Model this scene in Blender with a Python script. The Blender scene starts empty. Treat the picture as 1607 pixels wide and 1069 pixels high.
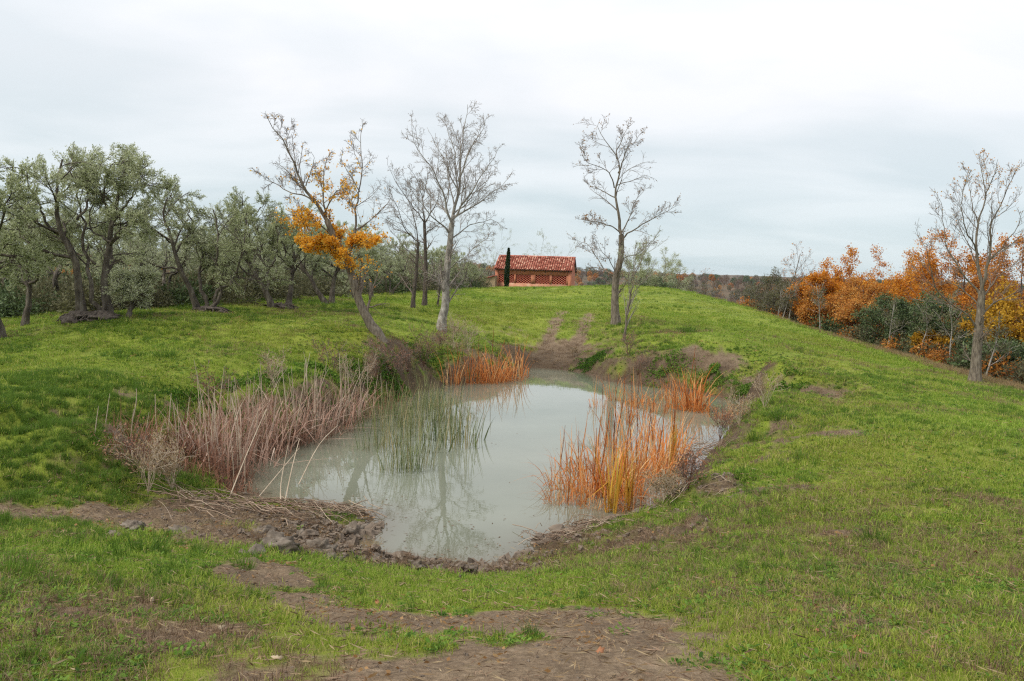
import bpy, math, random
import numpy as np

# ------------------------------------------------------------------ camera, light, exposure
SC = bpy.context.scene
COL = SC.collection
F, W, H = 1250.0, 1607, 1069
CX, CY = 803.5, 534.5
CAM = np.array([0.0, 0.0, 4.0])
PITCH, ROLL = math.atan((534.5 - 445) / F), math.radians(2.0)
FWD = np.array([0, math.cos(PITCH), -math.sin(PITCH)])
UP0 = np.array([0, math.sin(PITCH), math.cos(PITCH)])
XV = np.array([1.0, 0, 0])
RV = XV * math.cos(ROLL) + UP0 * math.sin(ROLL)
UV = UP0 * math.cos(ROLL) - XV * math.sin(ROLL)

cam_data = bpy.data.cameras.new('camera')
cam_data.sensor_width = 36.0
cam_data.lens = 36.0 * F / W
cam_data.clip_start = 0.1
cam_data.clip_end = 20000
cam = bpy.data.objects.new('camera', cam_data)
COL.objects.link(cam)
from mathutils import Matrix
cam.matrix_world = Matrix(((RV[0], UV[0], -FWD[0], CAM[0]), (RV[1], UV[1], -FWD[1], CAM[1]),
                           (RV[2], UV[2], -FWD[2], CAM[2]), (0, 0, 0, 1)))
SC.camera = cam

SUN_EL, SUN_AZ = math.radians(48), math.radians(-118)      # azimuth from +Y, negative = to the left
sun_d = bpy.data.lights.new('sun', 'SUN')
sun_d.energy = 1.8
sun_d.angle = math.radians(28)
sun_d.color = (1.0, 0.95, 0.87)
sun = bpy.data.objects.new('sun', sun_d)
COL.objects.link(sun)
from mathutils import Vector
sdir = Vector((math.sin(SUN_AZ) * math.cos(SUN_EL), math.cos(SUN_AZ) * math.cos(SUN_EL), math.sin(SUN_EL)))
sun.rotation_euler = (-sdir).to_track_quat('-Z', 'Y').to_euler()
sun.location = (0, 0, 60)

world = bpy.data.worlds.new('World')
SC.world = world
world.use_nodes = True


def build_world():
    nt = world.node_tree
    N, L = nt.nodes, nt.links
    N.clear()
    out = N.new('ShaderNodeOutputWorld')
    bg = N.new('ShaderNodeBackground')
    bg.inputs['Strength'].default_value = 0.10
    L.new(bg.outputs[0], out.inputs[0])
    sky = N.new('ShaderNodeTexSky')
    sky.sky_type = 'NISHITA'
    sky.sun_disc = False
    sky.sun_elevation = SUN_EL
    sky.sun_rotation = SUN_AZ
    tc = N.new('ShaderNodeTexCoord')
    sep = N.new('ShaderNodeSeparateXYZ')
    L.new(tc.outputs['Generated'], sep.inputs[0])

    def math_n(op, a, b=None, clamp=False):
        m = N.new('ShaderNodeMath')
        m.operation = op
        m.use_clamp = clamp
        for i, v in enumerate((a, b)):
            if v is None:
                continue
            if isinstance(v, (int, float)):
                m.inputs[i].default_value = v
            else:
                L.new(v, m.inputs[i])
        return m.outputs[0]
    z = math_n('MAXIMUM', sep.outputs[2], 0.0)
    zz = math_n('ADD', z, 0.16)
    px = math_n('DIVIDE', sep.outputs[0], zz)
    py = math_n('DIVIDE', sep.outputs[1], zz)
    comb = N.new('ShaderNodeCombineXYZ')
    L.new(px, comb.inputs[0])
    L.new(py, comb.inputs[1])
    n1 = N.new('ShaderNodeTexNoise')
    n1.inputs['Scale'].default_value = 1.1
    n1.inputs['Detail'].default_value = 5
    n1.inputs['Roughness'].default_value = 0.5
    n1.inputs['Distortion'].default_value = 0.3
    mp = N.new('ShaderNodeMapping')
    mp.inputs['Location'].default_value = (2.6, 4.1, 0)
    mp.inputs['Scale'].default_value = (0.8, 1.25, 1)
    L.new(comb.outputs[0], mp.inputs[0])
    L.new(mp.outputs[0], n1.inputs['Vector'])
    # cloud brightness: thick grey patches in a bright overcast
    r1 = N.new('ShaderNodeValToRGB')
    r1.color_ramp.elements[0].position = 0.36
    r1.color_ramp.elements[0].color = (0.82, 0.865, 0.895, 1)
    r1.color_ramp.elements[1].position = 0.60
    r1.color_ramp.elements[1].color = (1.0, 1.0, 1.02, 1)
    L.new(n1.outputs[0], r1.inputs[0])
    # thin clear teal strip low over the horizon
    r2 = N.new('ShaderNodeValToRGB')
    e = r2.color_ramp.elements
    e[0].position = 0.0
    e[0].color = (0.83, 0.935, 0.955, 1)
    e[1].position = 0.22
    e[1].color = (1, 1, 1, 1)
    m = e.new(0.07)
    m.color = (0.86, 0.945, 0.96, 1)
    L.new(z, r2.inputs[0])
    mul = N.new('ShaderNodeMix')
    mul.data_type = 'RGBA'
    mul.blend_type = 'MULTIPLY'
    mul.inputs['Factor'].default_value = 1
    L.new(r1.outputs[0], mul.inputs['A'])
    L.new(r2.outputs[0], mul.inputs['B'])
    # overcast luminance rises towards the zenith
    lum = math_n('ADD', math_n('MULTIPLY', z, 0.95), 1.05)
    lum = math_n('MULTIPLY', lum, 4.1)
    sc = N.new('ShaderNodeVectorMath')
    sc.operation = 'SCALE'
    L.new(mul.outputs['Result'], sc.inputs[0])
    L.new(lum, sc.inputs['Scale'])
    mix = N.new('ShaderNodeMix')
    mix.data_type = 'RGBA'
    mix.inputs['Factor'].default_value = 0.93
    L.new(sky.outputs[0], mix.inputs['A'])
    L.new(sc.outputs[0], mix.inputs['B'])
    L.new(mix.outputs['Result'], bg.inputs['Color'])


build_world()
SC.view_settings.view_transform = 'Standard'
SC.view_settings.look = 'None'
SC.view_settings.exposure = 0.98
SC.view_settings.gamma = 1
SC.view_settings.use_curve_mapping = False
SC.render.engine = 'CYCLES'
SC.cycles.use_denoising = False
SC.cycles.pixel_filter_type = 'BLACKMAN_HARRIS'
SC.cycles.filter_width = 1.25
SC.cycles.max_bounces = 6
SC.cycles.diffuse_bounces = 3
SC.cycles.transparent_max_bounces = 8
SC.cycles.volume_bounces = 0
SC.cycles.use_adaptive_sampling = False

ORD = ['first', 'second', 'third', 'fourth', 'fifth', 'sixth', 'seventh', 'eighth', 'ninth', 'tenth', 'eleventh', 'twelfth']
RNG = np.random.default_rng(7)
random.seed(7)


# ------------------------------------------------------------------ picture <-> place helpers
def ray(px, py):
    return FWD + (px - CX) / F * RV + (CY - py) / F * UV


def at(px, py, Y):
    d = ray(px, py)
    return CAM + d * (Y / d[1])


def proj(P):
    P = np.asarray(P, float) - CAM
    k = P @ FWD
    return CX + F * (P @ RV) / k, CY - F * (P @ UV) / k, k


def on_level(px, py, z=0.0):
    d = ray(px, py)
    return CAM + d * ((z - CAM[2]) / d[2])


# ------------------------------------------------------------------ noise
def hash2(ix, iy, seed):
    n = (ix.astype(np.int64) * 374761393 + iy.astype(np.int64) * 668265263 + seed * 1442695041) & 0xffffffff
    n = ((n ^ (n >> 13)) * 1274126177) & 0xffffffff
    n = ((n ^ (n >> 16)) * 2246822519) & 0xffffffff
    return ((n ^ (n >> 15)) & 0xffffff) / float(0xffffff)


def vnoise(x, y, seed=0):
    x = np.asarray(x, float)
    y = np.asarray(y, float)
    ix, iy = np.floor(x), np.floor(y)
    fx, fy = x - ix, y - iy
    fx = fx * fx * (3 - 2 * fx)
    fy = fy * fy * (3 - 2 * fy)
    a, b = hash2(ix, iy, seed), hash2(ix + 1, iy, seed)
    c, d = hash2(ix, iy + 1, seed), hash2(ix + 1, iy + 1, seed)
    return (a * (1 - fx) + b * fx) * (1 - fy) + (c * (1 - fx) + d * fx) * fy


def fbm(x, y, seed=0, octv=4, gain=0.5):
    s, a, t = 0, 1.0, 0
    for k in range(octv):
        c, sn = math.cos(0.6 * k), math.sin(0.6 * k)
        s = s + a * vnoise((x * c - y * sn) * 2 ** k, (x * sn + y * c) * 2 ** k, seed + k * 17)
        t += a
        a *= gain
    return s / t


def sstep(a, b, x):
    t = np.clip((x - a) / (b - a), 0, 1)
    return t * t * (3 - 2 * t)


# ------------------------------------------------------------------ pond outline and terrain heights
POND_PX = [(560, 868), (600, 878), (650, 884), (700, 888), (765, 892), (815, 880), (850, 855), (890, 838), (940, 822),
           (1000, 812), (1045, 790), (1075, 760), (1100, 730), (1120, 705), (1140, 680), (1165, 660), (1185, 645),
           (1170, 632), (1120, 622), (1060, 612), (1000, 604), (950, 597), (920, 586), (880, 580), (840, 577),
           (815, 580), (800, 592), (760, 600), (700, 603), (650, 615), (610, 632), (570, 650), (530, 672), (490, 690),
           (440, 705), (400, 722), (365, 745), (370, 768), (410, 785), (470, 790), (530, 800), (580, 808), (585, 825),
           (572, 845)]
POND = np.array([on_level(*p)[:2] for p in POND_PX])


def pond_sd(x, y):
    """signed distance to the pond outline, negative inside"""
    x = np.asarray(x, float).ravel()
    y = np.asarray(y, float).ravel()
    d2 = np.full(x.shape, 1e9)
    inside = np.zeros(x.shape, bool)
    n = len(POND)
    for i in range(n):
        ax, ay = POND[i]
        bx, by = POND[(i + 1) % n]
        ex, ey = bx - ax, by - ay
        t = np.clip(((x - ax) * ex + (y - ay) * ey) / (ex * ex + ey * ey), 0, 1)
        d2 = np.minimum(d2, (x - ax - t * ex) ** 2 + (y - ay - t * ey) ** 2)
        cond = ((ay > y) != (by > y))
        with np.errstate(divide='ignore', invalid='ignore'):
            xi = ax + (y - ay) / (by - ay if by != ay else 1e-9) * ex
        inside ^= cond & (x < xi)
    d = np.sqrt(d2)
    return np.where(inside, -d, d)


CTRL = []
for px, py, Y in [
        # foreground, left to right
        (100, 1069, 3.55), (450, 1069, 3.45), (803, 1069, 3.4), (1150, 1069, 3.4), (1500, 1069, 3.45),
        (803, 1000, 4.7), (803, 945, 6.7), (500, 990, 4.9), (450, 930, 6.8), (1150, 960, 5.4), (1100, 880, 8.2),
        (1300, 900, 6.8), (1600, 900, 6.9), (1300, 800, 9.6), (1600, 800, 9.6), (1600, 720, 13.5), (1300, 735, 12.8),
        (1600, 660, 20), (1300, 665, 18.5), (1200, 700, 17.0), (1240, 640, 23), (1150, 800, 10.8), (1200, 750, 13.2),
        # left
        (0, 1000, 4.2), (0, 900, 6.0), (0, 850, 8.0), (0, 805, 10.6), (0, 715, 12.4), (0, 640, 13.8), (0, 590, 17.6), (0, 530, 27),
        (200, 900, 6.6), (200, 835, 10.2), (300, 850, 9.4), (450, 850, 10.6), (220, 770, 12.4), (120, 700, 13.2), (120, 620, 15.8),
        (200, 650, 15.6), (200, 605, 17.2), (300, 660, 18.0), (330, 600, 20.2), (330, 575, 21.5), (430, 585, 22), (430, 560, 23.5), (420, 650, 19.5),
        (520, 570, 25.5), (540, 620, 24.3), (600, 600, 26.4), (600, 555, 28.4), (597, 528, 31), (640, 560, 30.5),
        (660, 590, 29.4), (691, 516, 36.5), (710, 560, 33.5), (760, 540, 38),
        (140, 500, 28), (0, 512, 31), (45, 510, 30), (320, 490, 34), (440, 482, 39), (520, 477, 44), (600, 470, 52),
        (648, 482, 47), (666, 479, 49), (700, 461, 66), (770, 453, 88), (350, 540, 25), (480, 510, 33), (620, 500, 41),
        # far field
        (840, 455, 93), (900, 458, 93), (1000, 463, 88), (860, 470, 70), (860, 492, 50), (865, 520, 44.5),
        (870, 548, 41), (966, 508, 44), (984, 535, 38.5), (930, 560, 38.5), (1000, 557, 35.5), (1100, 549, 33.5),
        (1190, 590, 27.5), (1250, 600, 26.5), (1330, 625, 24), (1020, 490, 52), (1100, 520, 42), (1200, 560, 33),
        (1300, 590, 28.5), (1400, 620, 25), (1500, 640, 23), (1250, 540, 45), (1400, 580, 38), (1530, 600, 37),
        # right hand skyline
        (1100, 467, 78), (1200, 493, 66), (1300, 526, 56), (1400, 556, 48), (1500, 586, 41), (1607, 613, 35.5)]:
    CTRL.append(at(px, py, Y))
for p in [(-60, 30, .8), (-65, 80, -1), (-80, 0, .5), (-32, 60, 2.2), (-45, 100, .8), (-25, 40, 1.9), (60, 10, -1.5),
          (80, 40, -11), (60, 70, -15), (45, 100, -13), (38, 62, -5.5), (33, 75, -5.5), (27, 90, -4), (47, 48, -6),
          (36, 28, -2.5), (44, 25, -6), (22, 118, -1), (0, 122, 3.0), (6, 126, 2.9), (12, 124, 2.6), (-20, 125, 2.3),
          (5, 145, 1), (40, 140, -14), (-40, 145, -2), (0, -10, 2.2), (-40, -10, 1.5), (40, -10, .5), (0, 0, 2.32),
          (-10, 0, 2.2), (10, 0, 2.25), (90, 90, -20), (90, 0, -5), (-14, 75, 3.0), (-6, 100, 3.1), (12, 105, 2.9)]:
    CTRL.append(np.array(p, float))
# shore at water level, a shallow bed inside
cen = POND.mean(0)
for i in range(len(POND)):
    a, b = POND[i], POND[(i + 1) % len(POND)]
    for t in np.arange(0, 1, 1.0 / max(1, int(np.hypot(*(b - a)) / 1.5))):
        q = a + (b - a) * t
        CTRL.append(np.array([q[0], q[1], 0.0]))
for gy in np.arange(9, 40, 2.0):
    for gx in np.arange(-10, 10, 2.0):
        if pond_sd([gx], [gy])[0] < -1.2:
            CTRL.append(np.array([gx, gy, -0.5]))
CTRL = np.array(CTRL)


def tps_fit(P, lam=0.02):
    n = len(P)
    r2 = ((P[:, None, :2] - P[None, :, :2]) ** 2).sum(-1)
    K = 0.5 * r2 * np.log(r2 + 1e-9) + lam * np.eye(n)
    Q = np.c_[np.ones(n), P[:, :2]]
    A = np.block([[K, Q], [Q.T, np.zeros((3, 3))]])
    return np.linalg.solve(A, np.r_[P[:, 2], 0, 0, 0])


TPS = tps_fit(CTRL)
GX0, GX1, GY0, GY1, GS = -92.0, 92.0, -12.0, 150.0, 0.3
gxs = np.arange(GX0, GX1, GS)
gys = np.arange(GY0, GY1, GS)
NXG, NYG = len(gxs), len(gys)
XX, YY = np.meshgrid(gxs, gys)
fx, fy = XX.ravel(), YY.ravel()
RAST = np.empty(fx.shape)
for s in range(0, len(fx), 40000):
    dx = fx[s:s + 40000, None] - CTRL[None, :, 0]
    dy = fy[s:s + 40000, None] - CTRL[None, :, 1]
    r2 = (dx * dx + dy * dy).astype(np.float32)
    RAST[s:s + 40000] = (0.5 * r2 * np.log(r2 + 1e-9)) @ TPS[:-3].astype(np.float32) + TPS[-3] + TPS[-2] * fx[s:s + 40000] + TPS[-1] * fy[s:s + 40000]
near = (np.abs(fx) < 20) & (fy > 4) & (fy < 50)
SD = np.full(fx.shape, 99.0)
SD[near] = pond_sd(fx[near], fy[near])
o = (SD > 0) & (SD < 3)
RAST[o] = np.maximum(RAST[o], np.minimum(0.10 * SD[o], 0.12))
i_ = SD <= 0
RAST[i_] = np.minimum(RAST[i_], np.maximum(0.15 * SD[i_], -0.4))
# low crumbling scarp above the water line, strongest on the far and right banks
A_ = .52 * sstep(.30, .62, fbm(fx / 1.7, fy / 1.7, 61, 3)) * np.maximum(sstep(15, 19, fy), .8 * sstep(1.5, 3.5, fx) * sstep(10, 13, fy))
RAST = RAST + A_ * sstep(.05, .75, SD) * (1 - sstep(1.0, 2.9, SD))
RAST = RAST.reshape(NYG, NXG)
SDR = SD.reshape(NYG, NXG)


def bil(A, x, y):
    u = np.clip((np.asarray(x, float) - GX0) / GS, 0, NXG - 1.001)
    v = np.clip((np.asarray(y, float) - GY0) / GS, 0, NYG - 1.001)
    i, j = u.astype(int), v.astype(int)
    a, b = u - i, v - j
    return (A[j, i] * (1 - a) + A[j, i + 1] * a) * (1 - b) + (A[j + 1, i] * (1 - a) + A[j + 1, i + 1] * a) * b


def far_h(x, y):
    """the valley beyond the hill top"""
    r = np.hypot(x, y)
    return -14 - 24 * sstep(120, 420, r) + 8 * (fbm(x / 160, y / 160, 5) - .5)


def G0(x, y):
    x = np.asarray(x, float)
    y = np.asarray(y, float)
    e = np.maximum.reduce([np.abs(x) - 62, y - 112, -8 - y]) / 26
    k = sstep(0, 1, e)
    return bil(RAST, x, y) * (1 - k) + far_h(x, y) * k


def hit0(px, py, f=None):
    f = f or G0
    d = ray(px, py)
    Y = np.geomspace(2.2, 200, 4000)
    P = CAM[None] + d[None] * (Y / d[1])[:, None]
    below = P[:, 2] < f(P[:, 0], P[:, 1])
    k = int(np.argmax(below)) if below.any() else 3999
    return P[k]


# ---------------------- bare earth and trunk-foot shade: patches and tracks lying on the ground (world coordinates)
PATCH = []          # (x, y, rx, ry, strength)
for px, py, rx, ry, s in [
        (800, 1030, 1.0, .75, 1.0), (900, 1045, .8, .6, .9), (700, 1015, .8, .6, .8), (1000, 1035, .55, .35, .8), (640, 985, .6, .5, .9), (560, 965, .5, .5, .9), (480, 945, .5, .6, 1.0), (415, 918, .5, .8, 1.0),
        (880, 1000, 1.0, .45, .8), (90, 955, 1.0, .5, .8), (190, 955, .7, .4, .9), (20, 945, .7, .4, .8), (285, 1000, .35, .3, 1.0),
        (330, 980, .3, .3, .7), (400, 1062, .3, .25, .8), (40, 812, .9, .5, 1.0), (120, 815, .9, .5, 1.0), (200, 822, .9, .6, 1.0), (290, 835, .9, .8, 1.1), (380, 850, 1.0, .9, 1.2),
        (470, 860, 1.0, 1.0, 1.2), (540, 870, .9, .9, 1.2), (640, 890, 1.0, .5, 1.2), (760, 900, .9, .4, 1.0),
        (330, 812, 1.4, .8, 1.3), (250, 812, 1.1, .6, 1.2), (420, 805, 1.2, .6, 1.2), (330, 800, 1.3, 1.1, 1.1), (240, 770, 1.0, .8, .7), (250, 720, 1.2, 1.4, .8),
        (875, 560, 2.2, 3.0, 1.2), (905, 565, 1.6, 2.4, 1.1), (760, 560, 1.8, 2.5, .8), (820, 565, 1.6, 2, 1.0),
        (1060, 562, 1.8, 1.2, 1.0), (1120, 570, 1.8, 1.2, 1.0), (1010, 575, 1.2, 1.0, .9), (1180, 596, 1.3, .8, 1.0),
        (1280, 612, 1.5, .8, 1.0), (1330, 628, 1.2, .7, .8), (1290, 683, 1.0, .6, 1.0), (1230, 690, .9, .7, .7), (1150, 740, 1.0, .8, .6), (1120, 790, .8, .7, .6), (1170, 775, .6, .4, .7), (1240, 775, .5, .3, .6), (1320, 840, .35, .25, .9),
        (430, 822, .9, .6, 1.2), (500, 832, .9, .6, 1.2), (545, 845, .7, .6, 1.3), (480, 848, .9, .6, 1.2), (600, 886, .9, .45, 1.3), (690, 897, 1.0, .4, 1.3), (780, 900, .8, .4, 1.2), (850, 868, .6, .4, 1.0),
        (860, 1060, 1.2, .7, 1.2), (740, 1050, .9, .7, 1.1), (940, 1020, .8, .5, 1.0), (780, 985, 1.2, .6, 1.3), (700, 985, .9, .5, 1.3), (880, 985, 1.0, .5, 1.25), (960, 1005, .8, .45, 1.2), (840, 968, .8, .4, 1.1), (640, 972, .6, .4, 1.2), (660, 1000, .8, .6, 1.0), (600, 965, .6, .4, .9), (520, 958, .5, .4, 1.2), (470, 938, .5, .5, 1.2), (440, 920, .45, .5, 1.2), (410, 903, .45, .5, 1.2), (570, 975, .6, .4, 1.2), (50, 965, .8, .4, .7), (150, 970, .8, .4, .8), (240, 975, .6, .4, .6),
        (1180, 700, .8, .7, .85), (1140, 760, .7, .6, .85), (1090, 800, .7, .5, .85), (1210, 680, .8, .8, .8), (1060, 840, .7, .4, .8), (1170, 730, .6, .5, .8), (1250, 720, .6, .4, .7), (1010, 835, .6, .4, .9), (290, 1005, .45, .4, 1.1), (430, 900, .6, .5, .9), (520, 955, .5, .35, .9), (140, 940, .9, .35, .7), (1040, 1055, .5, .3, .8),
        (1100, 820, .7, .4, .7), (1205, 720, .6, .5, .7), (1380, 640, .9, .5, .6), (1060, 855, .6, .3, .6), (1270, 790, .5, .3, .6), (1420, 760, .5, .3, .5), (1480, 990, .3, .2, .6), (1110, 935, .4, .25, .6), (1400, 900, .35, .2, .5), (1270, 1010, .35, .2, .6),
        (1230, 930, .35, .2, .8), (1350, 975, .4, .25, .7), (1170, 1000, .5, .3, .6), (1000, 850, 1.0, .5, .7), (920, 850, .8, .35, .8),
        (80, 645, .8, .8, .35), (130, 680, .7, .8, .4), (150, 720, .6, .6, .5), (230, 640, .9, 1.0, .5),
        (620, 560, 1.0, 1.2, .8), (650, 575, 1.0, 1.2, .8), (700, 540, 1.1, 1.0, .7), (590, 580, 1.0, 1.0, .7), (960, 545, 1.2, 1.2, .5),
        (966, 508, .6, .6, .8), (1530, 600, .6, .6, .8), (648, 482, .6, .6, .7), (667, 479, .6, .6, .7), (979, 536, .4, .4, .7), (800, 520, 3, 2, .45), (740, 515, 2, 2, .4), (980, 515, 1.6, 1.2, .55)]:  # patches at trunk feet: bare soil painted in as dark contact shade
    q = hit0(px, py)
    PATCH.append((q[0], q[1], rx, ry, s))
TRACKS = []
for pts in [[(884, 488), (874, 505), (864, 525), (858, 548)], [(926, 492), (918, 510), (911, 530), (900, 560)]]:
    TRACKS.append((np.array([hit0(*p)[:2] for p in pts]), 0.42))


def poly_d(x, y, P):
    d = np.full(np.shape(x), 1e9)
    for a, b in zip(P[:-1], P[1:]):
        e = b - a
        t = np.clip(((x - a[0]) * e[0] + (y - a[1]) * e[1]) / (e @ e), 0, 1)
        d = np.minimum(d, np.hypot(x - a[0] - t * e[0], y - a[1] - t * e[1]))
    return d


def mud(x, y):
    x = np.asarray(x, float)
    y = np.asarray(y, float)
    m = np.zeros(x.shape)
    for (cx, cy, rx, ry, s) in PATCH:
        q = ((x - cx) / rx) ** 2 + ((y - cy) / ry) ** 2
        m = np.maximum(m, s * np.exp(-q * .8))
    sd = bil(SDR, x, y)
    m = np.maximum(m, np.where(sd < 30, 1.15 * np.exp(-np.maximum(sd, 0) / 0.7), 0))
    for P, w in TRACKS:
        m = np.maximum(m, 1.35 * np.exp(-(poly_d(x, y, P) / w) ** 2))
    e = .45
    sl = np.hypot(G0(x + e, y) - G0(x - e, y), G0(x, y + e) - G0(x, y - e)) / (2 * e)
    m = np.maximum(m, .78 * sstep(.32, .75, sl) * (sd < 9))
    n = fbm(x * 1.7, y * 1.7, 31, 4, .6)
    n2 = fbm(x * 6, y * 6, 77, 3, .6)
    return np.clip(sstep(.33, .70, m * .85 + (n - .5) * .95 + (n2 - .5) * .55), 0, 1)


def G(x, y):
    """ground height with humps, ruts and clods"""
    x = np.asarray(x, float)
    y = np.asarray(y, float)
    z = G0(x, y)
    r = np.hypot(x, y)
    sd = bil(SDR, x, y)
    far = 1 - sstep(60, 110, r)
    z = z + .10 * (fbm(x / 1.6, y / 1.6, 3, 3) - .5) * far * sstep(-.2, 1.2, sd)
    lb = np.exp(-((x + 7.6) / 2.2) ** 2 - ((y - 13.5) / 4.0) ** 2)
    z = z + lb * .75 * (fbm(x / .9, y / .9, 29, 3, .55) - .5)
    m = mud(x, y)
    a = sstep(0, .4, sd + .25)
    calm = (.28 + 1.5 * np.exp(-np.maximum(sd, 0) / 1.6) * (y < 16) + .4 * np.exp(-np.maximum(sd, 0) / 1.2)) * (1 - .6 * sstep(14, 22, y))
    z = z + m * a * calm * (.15 * (fbm(x * 2.6, y * 2.6, 11, 3, .6) - .5) + .11 * (fbm(x * 8, y * 8, 19, 3, .6) - .5)) * (1 - sstep(25, 60, r))
    # lips of the cut banks
    for P, w in TRACKS:
        z = z - .10 * np.exp(-(poly_d(x, y, P) / .3) ** 2)
    # cow-trodden shore
    near = np.exp(-((y - 9.5) / 2.0) ** 2) * m * sstep(.0, .5, sd)
    z = z + near * (.45 * np.maximum(0, fbm(x * 3.1 + 5, y * 3.1, 23, 3, .55) - .42))
    return z


def hit(px, py):
    return hit0(px, py, G)


def ground_pt(px, Y):
    """point of the ground under picture column px at distance Y"""
    p = at(px, 450, Y)
    return np.array([p[0], Y, float(G(p[0], Y))])


# ------------------------------------------------------------------ mesh helpers
def mk_mesh(name, V, Q=None, T=None, tint=None, smooth=False):
    me = bpy.data.meshes.new(name)
    V = np.asarray(V, np.float32).reshape(-1, 3)
    nq = 0 if Q is None else len(Q)
    nt = 0 if T is None else len(T)
    loops = []
    if nq:
        loops.append(np.asarray(Q, np.int32).ravel())
    if nt:
        loops.append(np.asarray(T, np.int32).ravel())
    loops = np.concatenate(loops)
    me.vertices.add(len(V))
    me.vertices.foreach_set('co', V.ravel())
    me.loops.add(len(loops))
    me.loops.foreach_set('vertex_index', loops)
    me.polygons.add(nq + nt)
    starts = np.concatenate([np.arange(nq) * 4, nq * 4 + np.arange(nt) * 3]).astype(np.int32)
    me.polygons.foreach_set('loop_start', starts)
    me.polygons.foreach_set('loop_total', np.concatenate([np.full(nq, 4), np.full(nt, 3)]).astype(np.int32))
    if smooth:
        me.polygons.foreach_set('use_smooth', np.ones(nq + nt, bool))
    if tint is not None:
        at_ = me.attributes.new('tint', 'FLOAT', 'POINT')
        at_.data.foreach_set('value', np.asarray(tint, np.float32).ravel())
    me.update(calc_edges=True)
    return me


def obj(name, me, mat=None, parent=None, kind=None, loc=None):
    o = bpy.data.objects.new(name, me)
    COL.objects.link(o)
    if mat and me is not None and not me.materials:
        me.materials.append(mat)
    if parent:
        o.parent = parent
    if kind:
        o['kind'] = kind
    if loc is not None:
        o.location = tuple(float(v) for v in loc)
    return o


def tag(o, label, cat, group=None):
    o['label'] = label
    o['category'] = cat
    if group:
        o['group'] = group
    return o


def thing(name, label, cat, loc=(0, 0, 0), group=None, rotz=0):
    o = obj(name, None, loc=loc)
    o.rotation_euler.z = rotz
    o.empty_display_size = .3
    return tag(o, label, cat, group)


def copy_tree(root, loc, rotz=0, scale=1, label=None, group=None):
    r = root.copy()
    COL.objects.link(r)
    r.location = tuple(float(v) for v in loc)
    r.rotation_euler = (0, 0, rotz)
    r.scale = (scale,) * 3 if np.isscalar(scale) else scale
    if label:
        r['label'] = label
    if group:
        r['group'] = group
    for ch in list(root.children):
        c = ch.copy()
        COL.objects.link(c)
        c.parent = r
        for g in list(ch.children):
            d = g.copy()
            COL.objects.link(d)
            d.parent = c
    return r


class MB:
    """collects boxes"""
    def __init__(s):
        s.V, s.Q, s.t, s.n = [], [], [], 0

    def box(s, x0, x1, y0, y1, z0, z1, M=None, tint=0.5):
        v = np.array([(x, y, z) for x in (x0, x1) for y in (y0, y1) for z in (z0, z1)], float)
        if M is not None:
            v = v @ M[:3, :3].T + M[:3, 3]
        q = np.array([(0, 1, 3, 2), (4, 6, 7, 5), (0, 4, 5, 1), (2, 3, 7, 6), (0, 2, 6, 4), (1, 5, 7, 3)]) + s.n
        s.V.append(v)
        s.Q.append(q)
        s.t.append(np.full(8, tint))
        s.n += 8

    def add(s, v, q, tint=.5):
        s.V.append(np.asarray(v, float))
        s.Q.append(np.asarray(q) + s.n)
        s.t.append(np.full(len(v), tint))
        s.n += len(v)

    def mesh(s, name, smooth=False):
        return mk_mesh(name, np.concatenate(s.V), np.concatenate(s.Q), tint=np.concatenate(s.t), smooth=smooth)


def tubes(pts, rad, S=6):
    """pts (N,P,3), rad (N,P) -> verts, quads"""
    N, P = pts.shape[:2]
    tan = np.gradient(pts, axis=1)
    tan /= np.linalg.norm(tan, axis=2, keepdims=True) + 1e-9
    mean = pts[:, -1] - pts[:, 0]
    mean /= np.linalg.norm(mean, axis=1, keepdims=True) + 1e-9
    ref = np.where(np.abs(mean[:, 2:3]) > .8, np.array([[1.0, .13, 0]]), np.array([[0.1, .05, 1.0]]))
    u = np.cross(tan, ref[:, None, :])
    u /= np.linalg.norm(u, axis=2, keepdims=True) + 1e-9
    v = np.cross(tan, u)
    a = np.arange(S) * 2 * math.pi / S
    V = pts[:, :, None, :] + rad[:, :, None, None] * (np.cos(a)[None, None, :, None] * u[:, :, None, :] + np.sin(a)[None, None, :, None] * v[:, :, None, :])
    idx = np.arange(N * P * S).reshape(N, P, S)
    A, B = idx[:, :-1, :], idx[:, 1:, :]
    Q = np.stack([A, np.roll(A, -1, 2), np.roll(B, -1, 2), B], -1).reshape(-1, 4)
    return V.reshape(-1, 3), Q


def smooth_line(pts, P):
    pts = np.asarray(pts, float)
    if len(pts) == 2:
        t = np.linspace(0, 1, P)[:, None]
        return pts[0] * (1 - t) + pts[1] * t
    ext = np.vstack([2 * pts[0] - pts[1], pts, 2 * pts[-1] - pts[-2]])
    out = []
    for i in range(1, len(ext) - 2):
        p0, p1, p2, p3 = ext[i - 1:i + 3]
        for t in np.linspace(0, 1, 8, endpoint=False):
            out.append(.5 * (2 * p1 + (p2 - p0) * t + (2 * p0 - 5 * p1 + 4 * p2 - p3) * t * t + (3 * p1 - p0 - 3 * p2 + p3) * t ** 3))
    out.append(pts[-1])
    out = np.array(out)
    s = np.r_[0, np.cumsum(np.linalg.norm(np.diff(out, axis=0), axis=1))]
    q = np.linspace(0, s[-1], P)
    return np.stack([np.interp(q, s, out[:, k]) for k in range(3)], 1)


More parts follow.
